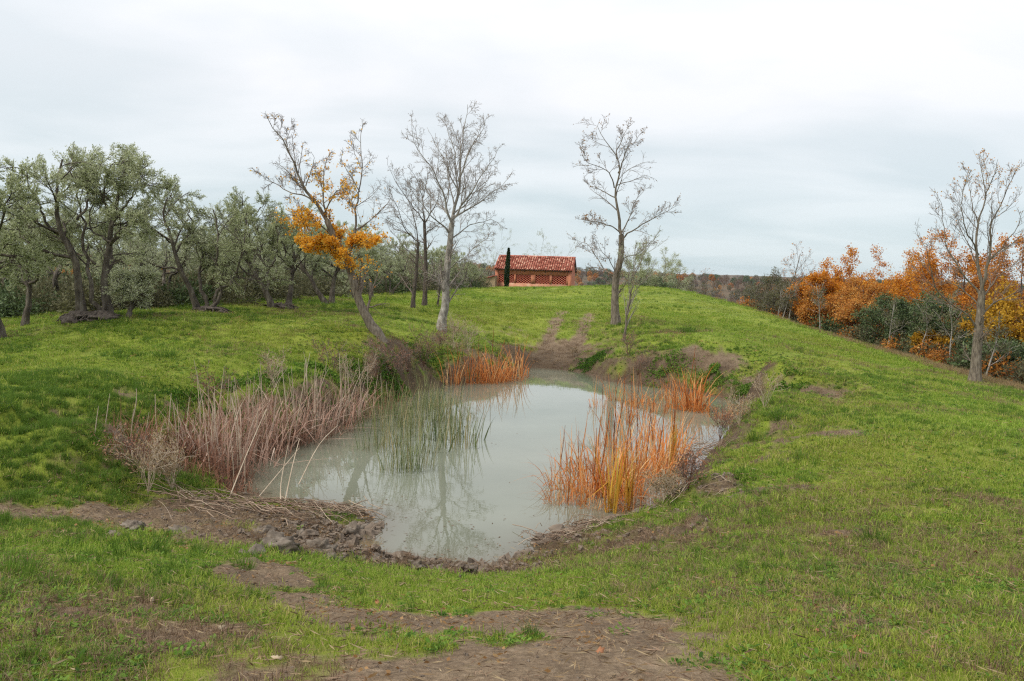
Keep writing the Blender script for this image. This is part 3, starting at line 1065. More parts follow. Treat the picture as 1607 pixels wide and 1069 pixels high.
def build_grass():
    rng = np.random.default_rng(11)
    lawn = [blade_tuft('lawn', rng, 44, .14, (.02, .07), .006, 1.25, M_GRASS, .10) for _ in range(4)]
    X, Y, I, S = [], [], [], []
    for r0, r1, n, sc, sv in ((2.2, 5, 6500, .62, .35), (5, 9, 12500, .8, .4), (9, 16, 21000, 1.05, .45), (16, 30, 32000, 1.45, .5), (30, 55, 32000, 1.9, .55)):
        x, y, r = wedge(rng, n, r0, r1)
        keep = (mud(x, y) < rng.uniform(.02, .85, n)) & (.8 * np.exp(-((x + 7.6) / 2.2) ** 2 - ((y - 14) / 3.6) ** 2) < rng.random(n)) & (bil(SDR, x, y) > .3) & (fbm(x * 2.2, y * 2.2, 91, 3, .6) > rng.uniform(.2, .55, n))
        x, y = x[keep], y[keep]
        X.append(x)
        Y.append(y)
        S.append(sc * rng.uniform(1 - sv, 1 + sv, len(x)) * (.7 + .7 * fbm(x / 1.3, y / 1.3, 9, 3)))
    x, y, s = map(np.concatenate, (X, Y, S))
    z = G(x, y)
    k = z > -2.2
    x, y, z, s = x[k], y[k], z[k], s[k]
    scatter('lawn_grass', lawn, np.c_[x, y, z], yaw_tilt(x, y, rng), s, rng.integers(0, 4, len(x)))
    # far field: broad low tufts
    far = [blade_tuft('meadow', rng, 60, .2, (.012, .035), .008, 1.2, M_GRASS, .08) for _ in range(3)]
    x, y, r = wedge(rng, 34000, 45, 112, 42)
    z = G(x, y)
    k = (z > .2) & (mud(x, y) < .4)
    x, y, z = x[k], y[k], z[k]
    scatter('meadow_grass', far, np.c_[x, y, z], yaw_tilt(x, y, rng), rng.uniform(2.2, 4.2, len(x)), rng.integers(0, 3, len(x)))
    # rough taller tufts in patches, thicker on the banks
    rough = [blade_tuft('rough', rng, 50, .10, (.09, .24), .007, .8, M_GRASS_LUSH, .1) for _ in range(3)]
    x, y = np.concatenate([wedge(rng, 26000, 2.5, 46)[0:2], wedge(rng, 9000, 46, 95)[0:2], np.stack([rng.normal(-7.6, 2.0, 3500), rng.normal(14, 2.8, 3500)])], 1)
    r = np.hypot(x, y)
    n = fbm(x / 2.2, y / 2.2, 55, 4)
    bank = np.exp(-np.maximum(bil(SDR, x, y) - .6, 0) / 2.0)
    leftbank = .42 * np.exp(-((x + 7.6) / 2.6) ** 2 - ((y - 14.5) / 5.5) ** 2)
    keep = (n + .22 * bank + leftbank > .60 + .10 * rng.random(len(x))) & (mud(x, y) < .55) & (bil(SDR, x, y) > .3)
    x, y, r = x[keep], y[keep], r[keep]
    scatter('rough_grass', rough, np.c_[x, y, G(x, y)], yaw_tilt(x, y, rng), rng.uniform(.5, 1.0, len(x)) * (.7 + .012 * r), rng.integers(0, 3, len(x)))
    # broad-leaved weeds
    weeds = [weed_rosette('weed', rng, 16, .045, M_WEED), weed_rosette('weed', rng, 26, .03, M_WEED, .9), weed_rosette('weed', rng, 34, .022, M_WEED, .8), weed_rosette('weed', rng, 12, .06, M_WEED, .5)]
    x = np.concatenate([wedge(rng, 9000, 2.3, 8)[0:2], wedge(rng, 30000, 8, 36)[0:2]], 1)
    x, y = x
    r = np.hypot(x, y)
    n = fbm(x / 1.1 + 9, y / 1.1, 66, 4)
    bank = np.exp(-np.maximum(bil(SDR, x, y) - .6, 0) / 2.5)
    keep = (n + .18 * bank + .06 * (x > 0) > .44 + .16 * rng.random(len(x))) & (mud(x, y) < .9) & (bil(SDR, x, y) > .3)
    x, y, r = x[keep], y[keep], r[keep]
    scatter('broadleaf_weeds', weeds, np.c_[x, y, G(x, y) + .01], yaw_tilt(x, y, rng), rng.uniform(.45, 1.0, len(x)) * (.8 + .035 * r), rng.choice(4, len(x), p=[.22, .33, .42, .03]))
    # dead grass and straw
    straw = [blade_tuft('straw', rng, 26, .12, (.03, .16), .005, 1.5, mt) for mt in (M_STRAW, M_BROWNGRASS, M_BROWNGRASS)]
    x, y = np.concatenate([wedge(rng, 52000, 2.3, 50)[0:2], wedge(rng, 14000, 2.3, 12)[0:2]], 1)
    r = np.hypot(x, y)
    n = fbm(x / 2.6 + 40, y / 2.6, 88, 4)
    sd = bil(SDR, x, y)
    keep = (n + .24 * np.exp(-np.maximum(sd - .2, 0) / np.where(x > 0, 2.8, 2.0)) + .17 * np.exp(-((x - 4.8) / 1.6) ** 2 - ((y - 16) / 6.0) ** 2) > .525 + .15 * rng.random(len(x))) & (sd > .1)
    x, y, r = x[keep], y[keep], r[keep]
    scatter('dead_grass', straw, np.c_[x, y, G(x, y)], yaw_tilt(x, y, rng), rng.uniform(.4, 1.0, len(x)) * (.7 + .02 * r), rng.integers(0, 3, len(x)))
    # dry grass fringe along the edge of the right-hand field
    cr = np.array([at(*p)[:2] for p in ((1100, 465, 79), (1200, 492, 67), (1300, 526, 57), (1400, 556, 49), (1500, 586, 42), (1607, 613, 36.5), (1680, 640, 32))])
    t = rng.uniform(0, len(cr) - 1.001, 1500)
    i = t.astype(int)
    q = cr[i] + (cr[i + 1] - cr[i]) * (t - i)[:, None] + rng.normal(0, .6, (len(t), 2))
    scatter('field_edge_grass', [blade_tuft('edge', rng, 26, .2, (.15, .5), .010, .7, M_STRAW) for _ in range(2)],
            np.c_[q, G(q[:, 0], q[:, 1])], yaw_tilt(q[:, 0], q[:, 1], rng), rng.uniform(.4, 1.0, len(q)), rng.integers(0, 2, len(q)))
    # bits of dead leaf, straw and twig lying on bare ground and between the grass
    bits = []
    for mt in (M_STRAW, M_BROWNGRASS, M_DRYLEAF):
        n = 16
        p = np.c_[rng.normal(0, .10, (n, 2)), rng.uniform(.004, .02, n)]
        d = np.c_[rng.normal(0, 1, (n, 2)), rng.normal(0, .15, n)]
        V, Q = leaf_quads(rng, p, d, .075 if mt is not M_DRYLEAF else .035, .007 if mt is not M_DRYLEAF else .022, .05)
        me = mk_mesh('bits', V, Q, tint=np.repeat(rng.random(n), 4))
        me.materials.append(mt)
        bits.append(bpy.data.objects.new('bits', me))
    x, y = np.concatenate([wedge(rng, 16000, 2.3, 14)[0:2], wedge(rng, 9000, 14, 40)[0:2]], 1)
    keep = (mud(x, y) * .12 + .2 > rng.random(len(x))) & (bil(SDR, x, y) > -.05)
    x, y = x[keep], y[keep]
    scatter('ground_litter', bits, np.c_[x, y, G(x, y) + .006], yaw_tilt(x, y, rng), rng.uniform(.5, 1.3, len(x)) * (.8 + .03 * y), rng.choice(3, len(x), p=[.33, .59, .08]))
    # clods on the trodden earth
    clods = []
    for k in range(3):
        me = rock_mesh('clod', rng, .05, .65, 2, .8)
        me.materials.append(M_CLOD)
        clods.append(bpy.data.objects.new('clod', me))
    x, y = np.concatenate([wedge(rng, 90000, 2.3, 14)[0:2], wedge(rng, 26000, 14, 42)[0:2]], 1)
    sd = bil(SDR, x, y)
    shore = np.exp(-np.maximum(sd, 0) / 1.5)
    keep = (mud(x, y) * (.3 + .7 * shore) > rng.random(len(x)) * .95) & (sd > -.15) & (fbm(x * 1.6, y * 1.6, 101, 3) > .38)
    x, y, sd = x[keep], y[keep], sd[keep]
    big = np.exp(-np.maximum(sd, 0) / 1.3) * (y < 14)
    scatter('earth_clods', clods, np.c_[x, y, G(x, y)], yaw_tilt(x, y, rng) * np.array([[4, 4, 1]]), rng.gamma(1.5, .24, len(x)) * (.24 + 1.5 * big + .014 * np.maximum(y - 12, 0)), rng.integers(0, 3, len(x)))


build_grass()


# ------------------------------------------------------------------ trees
def px_line(pts, Y, dy=0.0, dy0=0.0):
    n = len(pts)
    return np.array([at(p[0], p[1], Y + dy0 + (dy - dy0) * k / max(1, n - 1)) for k, p in enumerate(pts)])


def make_tree(name, label, cat, limbs, levels, bark, twig, leaf=None, leafmat=None, group=None, seed=1, base=None, thin=.72, gnarl=.008, sides=8):
    """limbs: [(world pts, r0, r1)], the first is the trunk; levels: kwargs of spawn"""
    rng = np.random.default_rng(seed)
    base = np.asarray(limbs[0][0][0] if base is None else base, float)
    root = thing(name, label, cat, base, group)
    LP, LR = [], []
    for k, (pts, r0, r1) in enumerate(limbs):
        P = smooth_line(pts, 16)
        ln = np.linalg.norm(P[-1] - P[0])
        w = np.cumsum(rng.normal(size=(16, 3)) * gnarl * ln * (.25 if k == 0 else 1), axis=0)
        w -= w[0] + (w[-1] - w[0]) * np.linspace(0, 1, 16)[:, None]
        P = P + w - base
        t = np.linspace(0, 1, 16)
        R = (r0 * (1 - t) + r1 * t) if k == 0 else (r0 * thin * (1 - t) ** 1.3 + r1 * .8 * t)
        if k == 0:
            R = R * (1 + .55 * np.exp(-t * 14))
            P[0, 2] -= .25
        LP.append(P)
        LR.append(R)
        V, Q = tubes(P[None], R[None], sides)
        me = mk_mesh('trunk' if k == 0 else 'limb', V, Q, smooth=True)
        obj('trunk' if k == 0 else 'limb', me, bark, root)
    pts, rad = np.array(LP), np.array(LR)
    Vs, Qs, off = [], [], 0
    last = [pts]
    for lv in levels:
        if lv.get('skip_trunk'):
            pts, rad = (pts[1:], rad[1:]) if len(pts) > 1 else (pts, rad)
        kw = {k: v for k, v in lv.items() if k not in ('skip_trunk', 'S')}
        pts, rad = spawn(rng, pts, rad, **kw)
        V, Q = tubes(pts, rad, lv.get('S', 3))
        Vs.append(V)
        Qs.append(Q + off)
        off += len(V)
        last.append(pts)
    if Vs:
        obj('twigs', mk_mesh('twigs', np.concatenate(Vs), np.concatenate(Qs), smooth=True), twig, root, 'stuff')
    if leaf:
        sets = [leaf] if isinstance(leaf, dict) else leaf
        VV, QQ, TT, o2 = [], [], [], 0
        for lf in sets:
            kw = {k: v for k, v in lf.items() if k not in ('lv',)}
            V, Q, T = leaves_on(rng, last[lf.get('lv', -1)], **kw)
            VV.append(V)
            QQ.append(Q + o2)
            TT.append(T)
            o2 += len(V)
        obj('crown', mk_mesh('crown', np.concatenate(VV), np.concatenate(QQ), tint=np.concatenate(TT)), leafmat, root, 'stuff')
    return root


# --- the leaning half-gold oak on the left bank
def tree_leaning():
    b = hit(599, 531)
    Y = b[1]
    L = [(px_line([(599, 531), (580, 505), (566, 478), (551, 436), (544, 409), (530, 384), (513, 346)], Y, 0), .17, .10),
         (px_line([(513, 346), (496, 318), (479, 290), (464, 256), (447, 226), (429, 204), (417, 178)], Y, -.8, 0), .095, .012),
         (px_line([(545, 411), (554, 384), (560, 357), (558, 331), (565, 301), (569, 267), (567, 234), (567, 202)], Y, 1.0, 0), .075, .010),
         (px_line([(512, 345), (510, 318), (511, 290), (509, 264), (518, 240)], Y, .8, 0), .055, .010),
         (px_line([(528, 382), (503, 354), (478, 344), (455, 338), (421, 340)], Y, -1.2, 0), .05, .010),
         (px_line([(509, 335), (520, 312), (530, 297), (548, 312), (556, 330)], Y, -.7, 0), .04, .008),
         (px_line([(497, 320), (474, 305), (451, 297), (424, 280), (400, 268)], Y, .9, 0), .045, .008),
         (px_line([(540, 400), (560, 385), (580, 378), (598, 372)], Y, -.6, 0), .04, .008),
         (px_line([(538, 398), (516, 388), (492, 384), (466, 380)], Y, .6, 0), .04, .008),
         (px_line([(480, 292), (488, 270), (492, 250), (488, 238)], Y, -.5, 0), .03, .006),
         (px_line([(449, 229), (455, 205), (461, 190)], Y, .5, 0), .02, .005),
         (px_line([(565, 301), (551, 280), (540, 262), (534, 240)], Y, .5, .6), .03, .006),
         (px_line([(558, 331), (548, 318), (536, 310)], Y, .4, .5), .03, .006)]

    def mask(P, rng):
        w = P + b
        x, y, _ = proj(w)
        low = .85 * np.exp(-(((x - 534) / 64) ** 2 + ((y - 384) / 33) ** 2) ** 1.3) * (.22 + .78 * sstep(.36, .56, fbm(x / 11, y / 9, 5, 4)))
        lf = .12 * np.exp(-(((x - 480) / 45) ** 2 + ((y - 345) / 16) ** 2))
        mid = .05 * np.exp(-(((x - 520) / 34) ** 2 + ((y - 300) / 45) ** 2))
        return rng.random(len(P)) < np.clip(low + lf + mid + .004, 0, 1)
    make_tree('autumn_oak', 'leaning oak on the left bank, bare upper branches and a dense skirt of golden-orange leaves', 'tree', L,
              [dict(K=11, t0=.15, ang=(25, 60), ratio=(.28, .5), P2=6, up=.05, fall=.8, rr=.5, rtip=.006, S=4),
               dict(K=6, t0=.15, ang=(30, 65), ratio=(.35, .6), P2=5, up=.02, rtip=.005),
               dict(K=7, t0=.1, ang=(30, 70), ratio=(.4, .7), P2=4, up=.0, wob=.15, rtip=.004)],
              M_BARK, M_TWIG, [dict(n=72000, ln=.095, wd=.065, jit=.05, mask=mask), dict(n=9000, lv=-2, ln=.10, wd=.07, jit=.05, mask=mask)], M_GOLD, seed=3)


def tree_white():
    b = hit(692, 518)
    Y = b[1]
    L = [(px_line([(692, 518), (694, 500), (698, 478), (700, 432), (703, 400), (706, 380), (709, 350)], Y, 0), .19, .12),
         (px_line([(709, 350), (715, 325), (719, 300), (719, 263), (722, 226), (728, 196), (734, 164)], Y, .6, 0), .11, .01),
         (px_line([(709, 350), (703, 328), (698, 308), (683, 271), (664, 241), (649, 215), (646, 186)], Y, -1, 0), .075, .008),
         (px_line([(705, 366), (690, 350), (676, 338), (661, 316), (645, 297), (632, 288)], Y, -1.6, 0), .06, .008),
         (px_line([(709, 345), (724, 325), (739, 305), (752, 283), (765, 263), (776, 245), (784, 230)], Y, -1, 0), .07, .008),
         (px_line([(711, 340), (733, 328), (754, 316), (772, 302), (784, 293), (801, 274)], Y, .8, 0), .06, .008),
         (px_line([(718, 305), (716, 278), (714, 250), (706, 215), (693, 190), (684, 182)], Y, 1.2, .2), .055, .008),
         (px_line([(719, 285), (728, 260), (739, 234), (748, 218), (758, 204), (766, 178)], Y, -.8, .2), .055, .008),
         (px_line([(707, 378), (720, 365), (736, 353), (756, 348), (773, 346), (795, 360)], Y, 1.0, 0), .05, .008),
         (px_line([(703, 425), (712, 415), (725, 405), (736, 394), (748, 385), (777, 366)], Y, -.9, 0), .04, .007),
         (px_line([(710, 352), (700, 336), (688, 325), (668, 300), (660, 270)], Y, 1.6, 0), .05, .008),
         (px_line([(712, 335), (730, 318), (748, 296), (762, 285), (780, 262)], Y, 1.8, 0), .05, .008),
         (px_line([(718, 297), (708, 275), (700, 255), (690, 235), (672, 205)], Y, .3, .1), .045, .007)]
    make_tree('bare_poplar', 'tall bare tree with pale whitish bark on the left bank above the pond', 'tree', L,
              [dict(K=11, t0=.12, ang=(20, 48), ratio=(.28, .5), fall=.8, P2=6, up=.06, wob=.09, rr=.5, rtip=.006, S=4),
               dict(K=7, t0=.12, ang=(28, 62), ratio=(.38, .65), P2=5, up=.02, rtip=.005),
               dict(K=7, t0=.1, ang=(28, 68), ratio=(.4, .7), P2=4, up=.0, wob=.15, rtip=.004)],
              M_BARK_PALE, M_TWIG_PALE, dict(n=500, ln=.05, wd=.04, jit=.02), M_DRYLEAF, seed=5)


def tree_dark_pair():
    b = hit(648, 483)
    Y = b[1]
    tw = [dict(K=10, t0=.12, ang=(22, 55), ratio=(.3, .52), fall=.75, P2=6, up=.05, wob=.1, rr=.5, rtip=.006, S=4),
          dict(K=7, t0=.12, ang=(28, 62), ratio=(.38, .65), P2=5, up=.02, rtip=.006),
          dict(K=4, t0=.2, ang=(25, 60), ratio=(.4, .7), P2=4, up=.02, rtip=.005)]
    L = [(px_line([(648, 483), (650, 455), (653, 432), (655, 398), (657, 380)], Y, 0), .12, .08),
         (px_line([(657, 380), (645, 370), (634, 361), (623, 327), (612, 305), (608, 285)], Y, -1, 0), .055, .008),
         (px_line([(656, 384), (655, 360), (648, 335), (640, 310), (636, 280)], Y, .8, 0), .055, .008),
         (px_line([(654, 405), (640, 395), (628, 380), (614, 362), (606, 345)], Y, .5, 0), .04, .008)]
    make_tree('bare_tree', 'dark-barked bare tree with a forked trunk left of the white-barked one', 'tree', L, tw, M_BARK_DARK, M_TWIG,
              dict(n=250, ln=.05, wd=.04, jit=.02), M_DRYLEAF, seed=8)
    b2 = hit(666, 480)
    Y = b2[1]
    L = [(px_line([(666, 480), (667, 450), (668, 424), (667, 380), (666, 350)], Y, 0), .14, .09),
         (px_line([(666, 350), (664, 325), (660, 300), (652, 275), (640, 262)], Y, -.6, 0), .07, .008),
         (px_line([(666, 352), (655, 335), (642, 320), (623, 290), (608, 258)], Y, -1.2, 0), .055, .008),
         (px_line([(667, 350), (676, 335), (684, 318), (690, 290), (692, 265)], Y, .9, 0), .055, .008),
         (px_line([(664, 310), (668, 290), (672, 268), (679, 250)], Y, .5, 0), .04, .008),
         (px_line([(667, 365), (680, 357), (692, 350), (704, 335)], Y, -1.4, 0), .045, .008),
         (px_line([(667, 382), (650, 372), (636, 350), (618, 340)], Y, 1.2, 0), .045, .008)]
    make_tree('bare_tree', 'dark bare tree with a single straight trunk just left of the white-barked one', 'tree', L, tw, M_BARK_DARK, M_TWIG,
              dict(n=250, ln=.05, wd=.04, jit=.02), M_DRYLEAF, seed=9)
    b3 = hit(686, 482)
    Y = b3[1]
    L = [(px_line([(686, 482), (689, 463), (691, 451), (694, 436), (698, 420), (700, 400)], Y, 0), .06, .02)]
    make_tree('bare_sapling', 'slim bare sapling leaning right close beside the white-barked tree', 'tree', L, tw[:2], M_BARK_DARK, M_TWIG, seed=10)


def tree_brown():
    b = hit(967, 509)
    Y = b[1]
    L = [(px_line([(967, 509), (965, 490), (965, 470), (967, 437), (974, 403), (975, 369)], Y, 0), .23, .15),
         (px_line([(975, 369), (970, 354), (966, 321), (964, 295), (970, 272), (968, 250), (957, 231), (942, 215), (936, 200), (942, 186)], Y, .4, 0), .13, .01),
         (px_line([(970, 272), (979, 250), (986, 232), (998, 222), (1004, 212), (1012, 205)], Y, -.8, .2), .06, .008),
         (px_line([(968, 250), (968, 235), (974, 222), (979, 209), (988, 198), (995, 190)], Y, .8, .2), .05, .008),
         (px_line([(964, 295), (957, 272), (946, 262), (930, 256), (919, 250), (908, 222)], Y, -1, .2), .05, .008),
         (px_line([(974, 366), (962, 356), (949, 353), (938, 348), (927, 347), (906, 343)], Y, -.8, 0), .055, .008),
         (px_line([(965, 310), (952, 302), (938, 295), (926, 290), (916, 284)], Y, .9, .1), .045, .008),
         (px_line([(976, 376), (986, 366), (998, 358), (1017, 347), (1039, 336), (1067, 321)], Y, -1.2, 0), .07, .008),
         (px_line([(976, 365), (982, 350), (990, 332), (998, 313), (1006, 305), (1014, 292)], Y, .7, 0), .055, .008),
         (px_line([(966, 434), (956, 427), (946, 422), (936, 420), (927, 420), (905, 427)], Y, .7, 0), .07, .009),
         (px_line([(948, 423), (936, 403), (923, 384), (910, 378), (896, 372)], Y, 1.6, .4), .04, .008),
         (px_line([(972, 412), (984, 402), (998, 398), (1012, 388), (1028, 374)], Y, .8, 0), .05, .008),
         (px_line([(967, 430), (955, 408), (944, 392), (938, 380), (930, 366)], Y, -1.0, 0), .04, .007)]

    def mask(P, rng):
        x, y, _ = proj(P + b)
        k = .9 * np.exp(-(((x - 925) / 14) ** 2 + ((y - 243) / 18) ** 2)) + .8 * np.exp(-(((x - 928) / 24) ** 2 + ((y - 335) / 18) ** 2)) + \
            .8 * np.exp(-(((x - 988) / 18) ** 2 + ((y - 315) / 12) ** 2)) + .6 * np.exp(-(((x - 940) / 12) ** 2 + ((y - 195) / 14) ** 2)) + .13
        return rng.random(len(P)) < np.clip(k, 0, 1)
    make_tree('thinning_oak', 'tall crooked oak right of the muddy tracks with thin brown leaves', 'tree', L,
              [dict(K=10, t0=.2, ang=(25, 60), ratio=(.28, .5), fall=.75, P2=6, up=.05, wob=.13, rr=.5, rtip=.007, S=4),
               dict(K=6, t0=.15, ang=(25, 55), ratio=(.35, .6), P2=5, up=.05, rtip=.006),
               dict(K=4, t0=.2, ang=(25, 60), ratio=(.4, .7), P2=4, up=.03, rtip=.005)],
              M_BARK, M_TWIG, dict(n=5200, ln=.09, wd=.055, jit=.05, mask=mask), M_DRYLEAF, seed=21)
    b = hit(979, 536)
    Y = b[1]
    L = [(px_line([(979, 536), (982, 515), (984, 497), (988, 472), (990, 459)], Y, 0), .062, .045),
         (px_line([(990, 459), (996, 440), (1004, 420), (1012, 400), (1022, 380)], Y, .4, 0), .03, .006),
         (px_line([(989, 462), (986, 440), (984, 420), (978, 402)], Y, -.3, 0), .03, .006),
         (px_line([(990, 459), (992, 436), (994, 412), (996, 392)], Y, .2, 0), .03, .006),
         (px_line([(989, 466), (1000, 452), (1014, 436), (1024, 420)], Y, -.5, 0), .025, .006)]
    make_tree('slim_sapling', 'slim sapling with upright thin twigs just right of the crooked oak', 'tree', L,
              [dict(K=9, t0=.2, ang=(12, 32), ratio=(.4, .7), P2=5, up=.15, wob=.06, rtip=.006, S=3),
               dict(K=5, t0=.2, ang=(15, 35), ratio=(.4, .7), P2=4, up=.08, rtip=.005)],
              M_BARK, M_TWIG_PALE, dict(n=1400, ln=.07, wd=.025, jit=.05), M_OLIVE, seed=22)


def tree_right_oak():
    b = hit(1530, 600)
    Y = b[1]
    L = [(px_line([(1530, 600), (1532, 570), (1535, 534), (1539, 491), (1541, 456)], Y, 0), .24, .15),
         (px_line([(1541, 456), (1537, 425), (1533, 397), (1535, 350), (1545, 306), (1540, 267), (1536, 240)], Y, .5, 0), .12, .01),
         (px_line([(1540, 460), (1548, 435), (1555, 405), (1561, 357), (1579, 318), (1592, 285), (1602, 255)], Y, -1, 0), .11, .01),
         (px_line([(1533, 517), (1524, 503), (1516, 491), (1484, 471), (1461, 448), (1453, 416), (1437, 357)], Y, -.8, 0), .07, .008),
         (px_line([(1538, 465), (1520, 440), (1500, 416), (1482, 377), (1476, 330), (1466, 296)], Y, .9, 0), .07, .008),
         (px_line([(1538, 497), (1556, 480), (1571, 471), (1590, 460), (1610, 452), (1635, 440)], Y, .7, 0), .07, .008),
         (px_line([(1536, 400), (1522, 372), (1514, 340), (1512, 300), (1520, 262)], Y, -.9, .2), .055, .008),
         (px_line([(1535, 352), (1528, 325), (1524, 300), (1516, 275)], Y, .9, .3), .04, .008),
         (px_line([(1546, 306), (1556, 285), (1562, 268), (1566, 250)], Y, -.5, .3), .04, .008),
         (px_line([(1556, 405), (1575, 385), (1592, 360), (1606, 330)], Y, -1.8, -.3), .05, .008),
         (px_line([(1541, 470), (1562, 440), (1588, 415), (1620, 390)], Y, 1.6, 0), .06, .008),
         (px_line([(1539, 480), (1522, 462), (1508, 450), (1480, 440), (1462, 425)], Y, 1.6, 0), .05, .008)]

    def mask(P, rng):
        x, y, _ = proj(P + b)
        k = .7 * sstep(330, 270, y) + .10
        return rng.random(len(P)) < k
    make_tree('field_oak', 'tall oak at the right edge of the field with bare fanned branches', 'tree', L,
              [dict(K=11, t0=.15, ang=(20, 46), ratio=(.28, .5), fall=.8, P2=6, up=.08, wob=.09, rr=.5, rtip=.006, S=4),
               dict(K=6, t0=.15, ang=(20, 45), ratio=(.35, .6), P2=5, up=.08, rtip=.005),
               dict(K=4, t0=.2, ang=(25, 55), ratio=(.4, .7), P2=4, up=.04, rtip=.005)],
              M_BARK, M_TWIG, dict(n=2600, ln=.09, wd=.055, jit=.05, mask=mask), M_RUST, seed=31)


tree_leaning()
tree_white()
tree_dark_pair()
tree_brown()
tree_right_oak()

# --- olives
OL_LV = [dict(K=7, t0=.32, ang=(30, 75), ratio=(.34, .56), fall=.5, P2=6, up=.05, wob=.20, rr=.55, rtip=.012, S=4),
         dict(K=6, t0=.2, ang=(25, 65), ratio=(.45, .75), P2=5, up=-.03, wob=.18, rtip=.008),
         dict(K=6, t0=.15, ang=(18, 55), ratio=(.5, .95), P2=5, up=.04, wob=.14, rtip=.005, minlen=.3)]
OL_LEAF = dict(n=17000, ln=.085, wd=.026, jit=.035, spread=.55)
OG = 'olive trees of the grove'


def olive_limbs(rng, stems, h, spread):
    L = []
    for k in range(stems):
        a = 2 * math.pi * (k + rng.uniform(-.25, .25)) / stems + rng.uniform(0, .6)
        o = np.array([math.cos(a), math.sin(a), 0])
        s = spread * rng.uniform(.75, 1.2)
        hh = h * rng.uniform(.8, 1.0)
        p = [o * .12, o * (.2 + s * .25) + [0, 0, hh * .25], o * (.25 + s * .55) + [0, 0, hh * .5] + rng.normal(0, .15, 3), o * (.2 + s * .75) + [0, 0, hh * .75] + rng.normal(0, .2, 3), o * s + [0, 0, hh] + rng.normal(0, .2, 3)]
        L.append((np.array(p), .15 if stems < 3 else .12, .02))
        q = np.array(p[2])
        a2 = a + rng.uniform(-1.2, 1.2)
        o2 = np.array([math.cos(a2), math.sin(a2), 0])
        L.append((np.array([q, q + o2 * s * .5 + [0, 0, h * .08], q + o2 * s * 1.0 + [0, 0, h * .18]]), .07, .015))
    return L


def hero_olive(stems, base, label, seed, n=22000, extra=None):
    Y = hit(*base)[1]
    L = [(px_line(p, Y, dy, 0), r0, r1) for p, r0, r1, dy in stems]
    lv = [dict(OL_LV[0]), dict(OL_LV[1]), dict(OL_LV[2])]
    t = make_tree('olive_tree', label, 'olive tree', L, lv, M_BARK_OLIVE, M_BARK_DARK, dict(OL_LEAF, n=int(n * 1.2)), M_OLIVE, OG, seed, base=hit(*base), gnarl=.02)
    t.scale = (1.05, 1.05, 1.0)
    return t


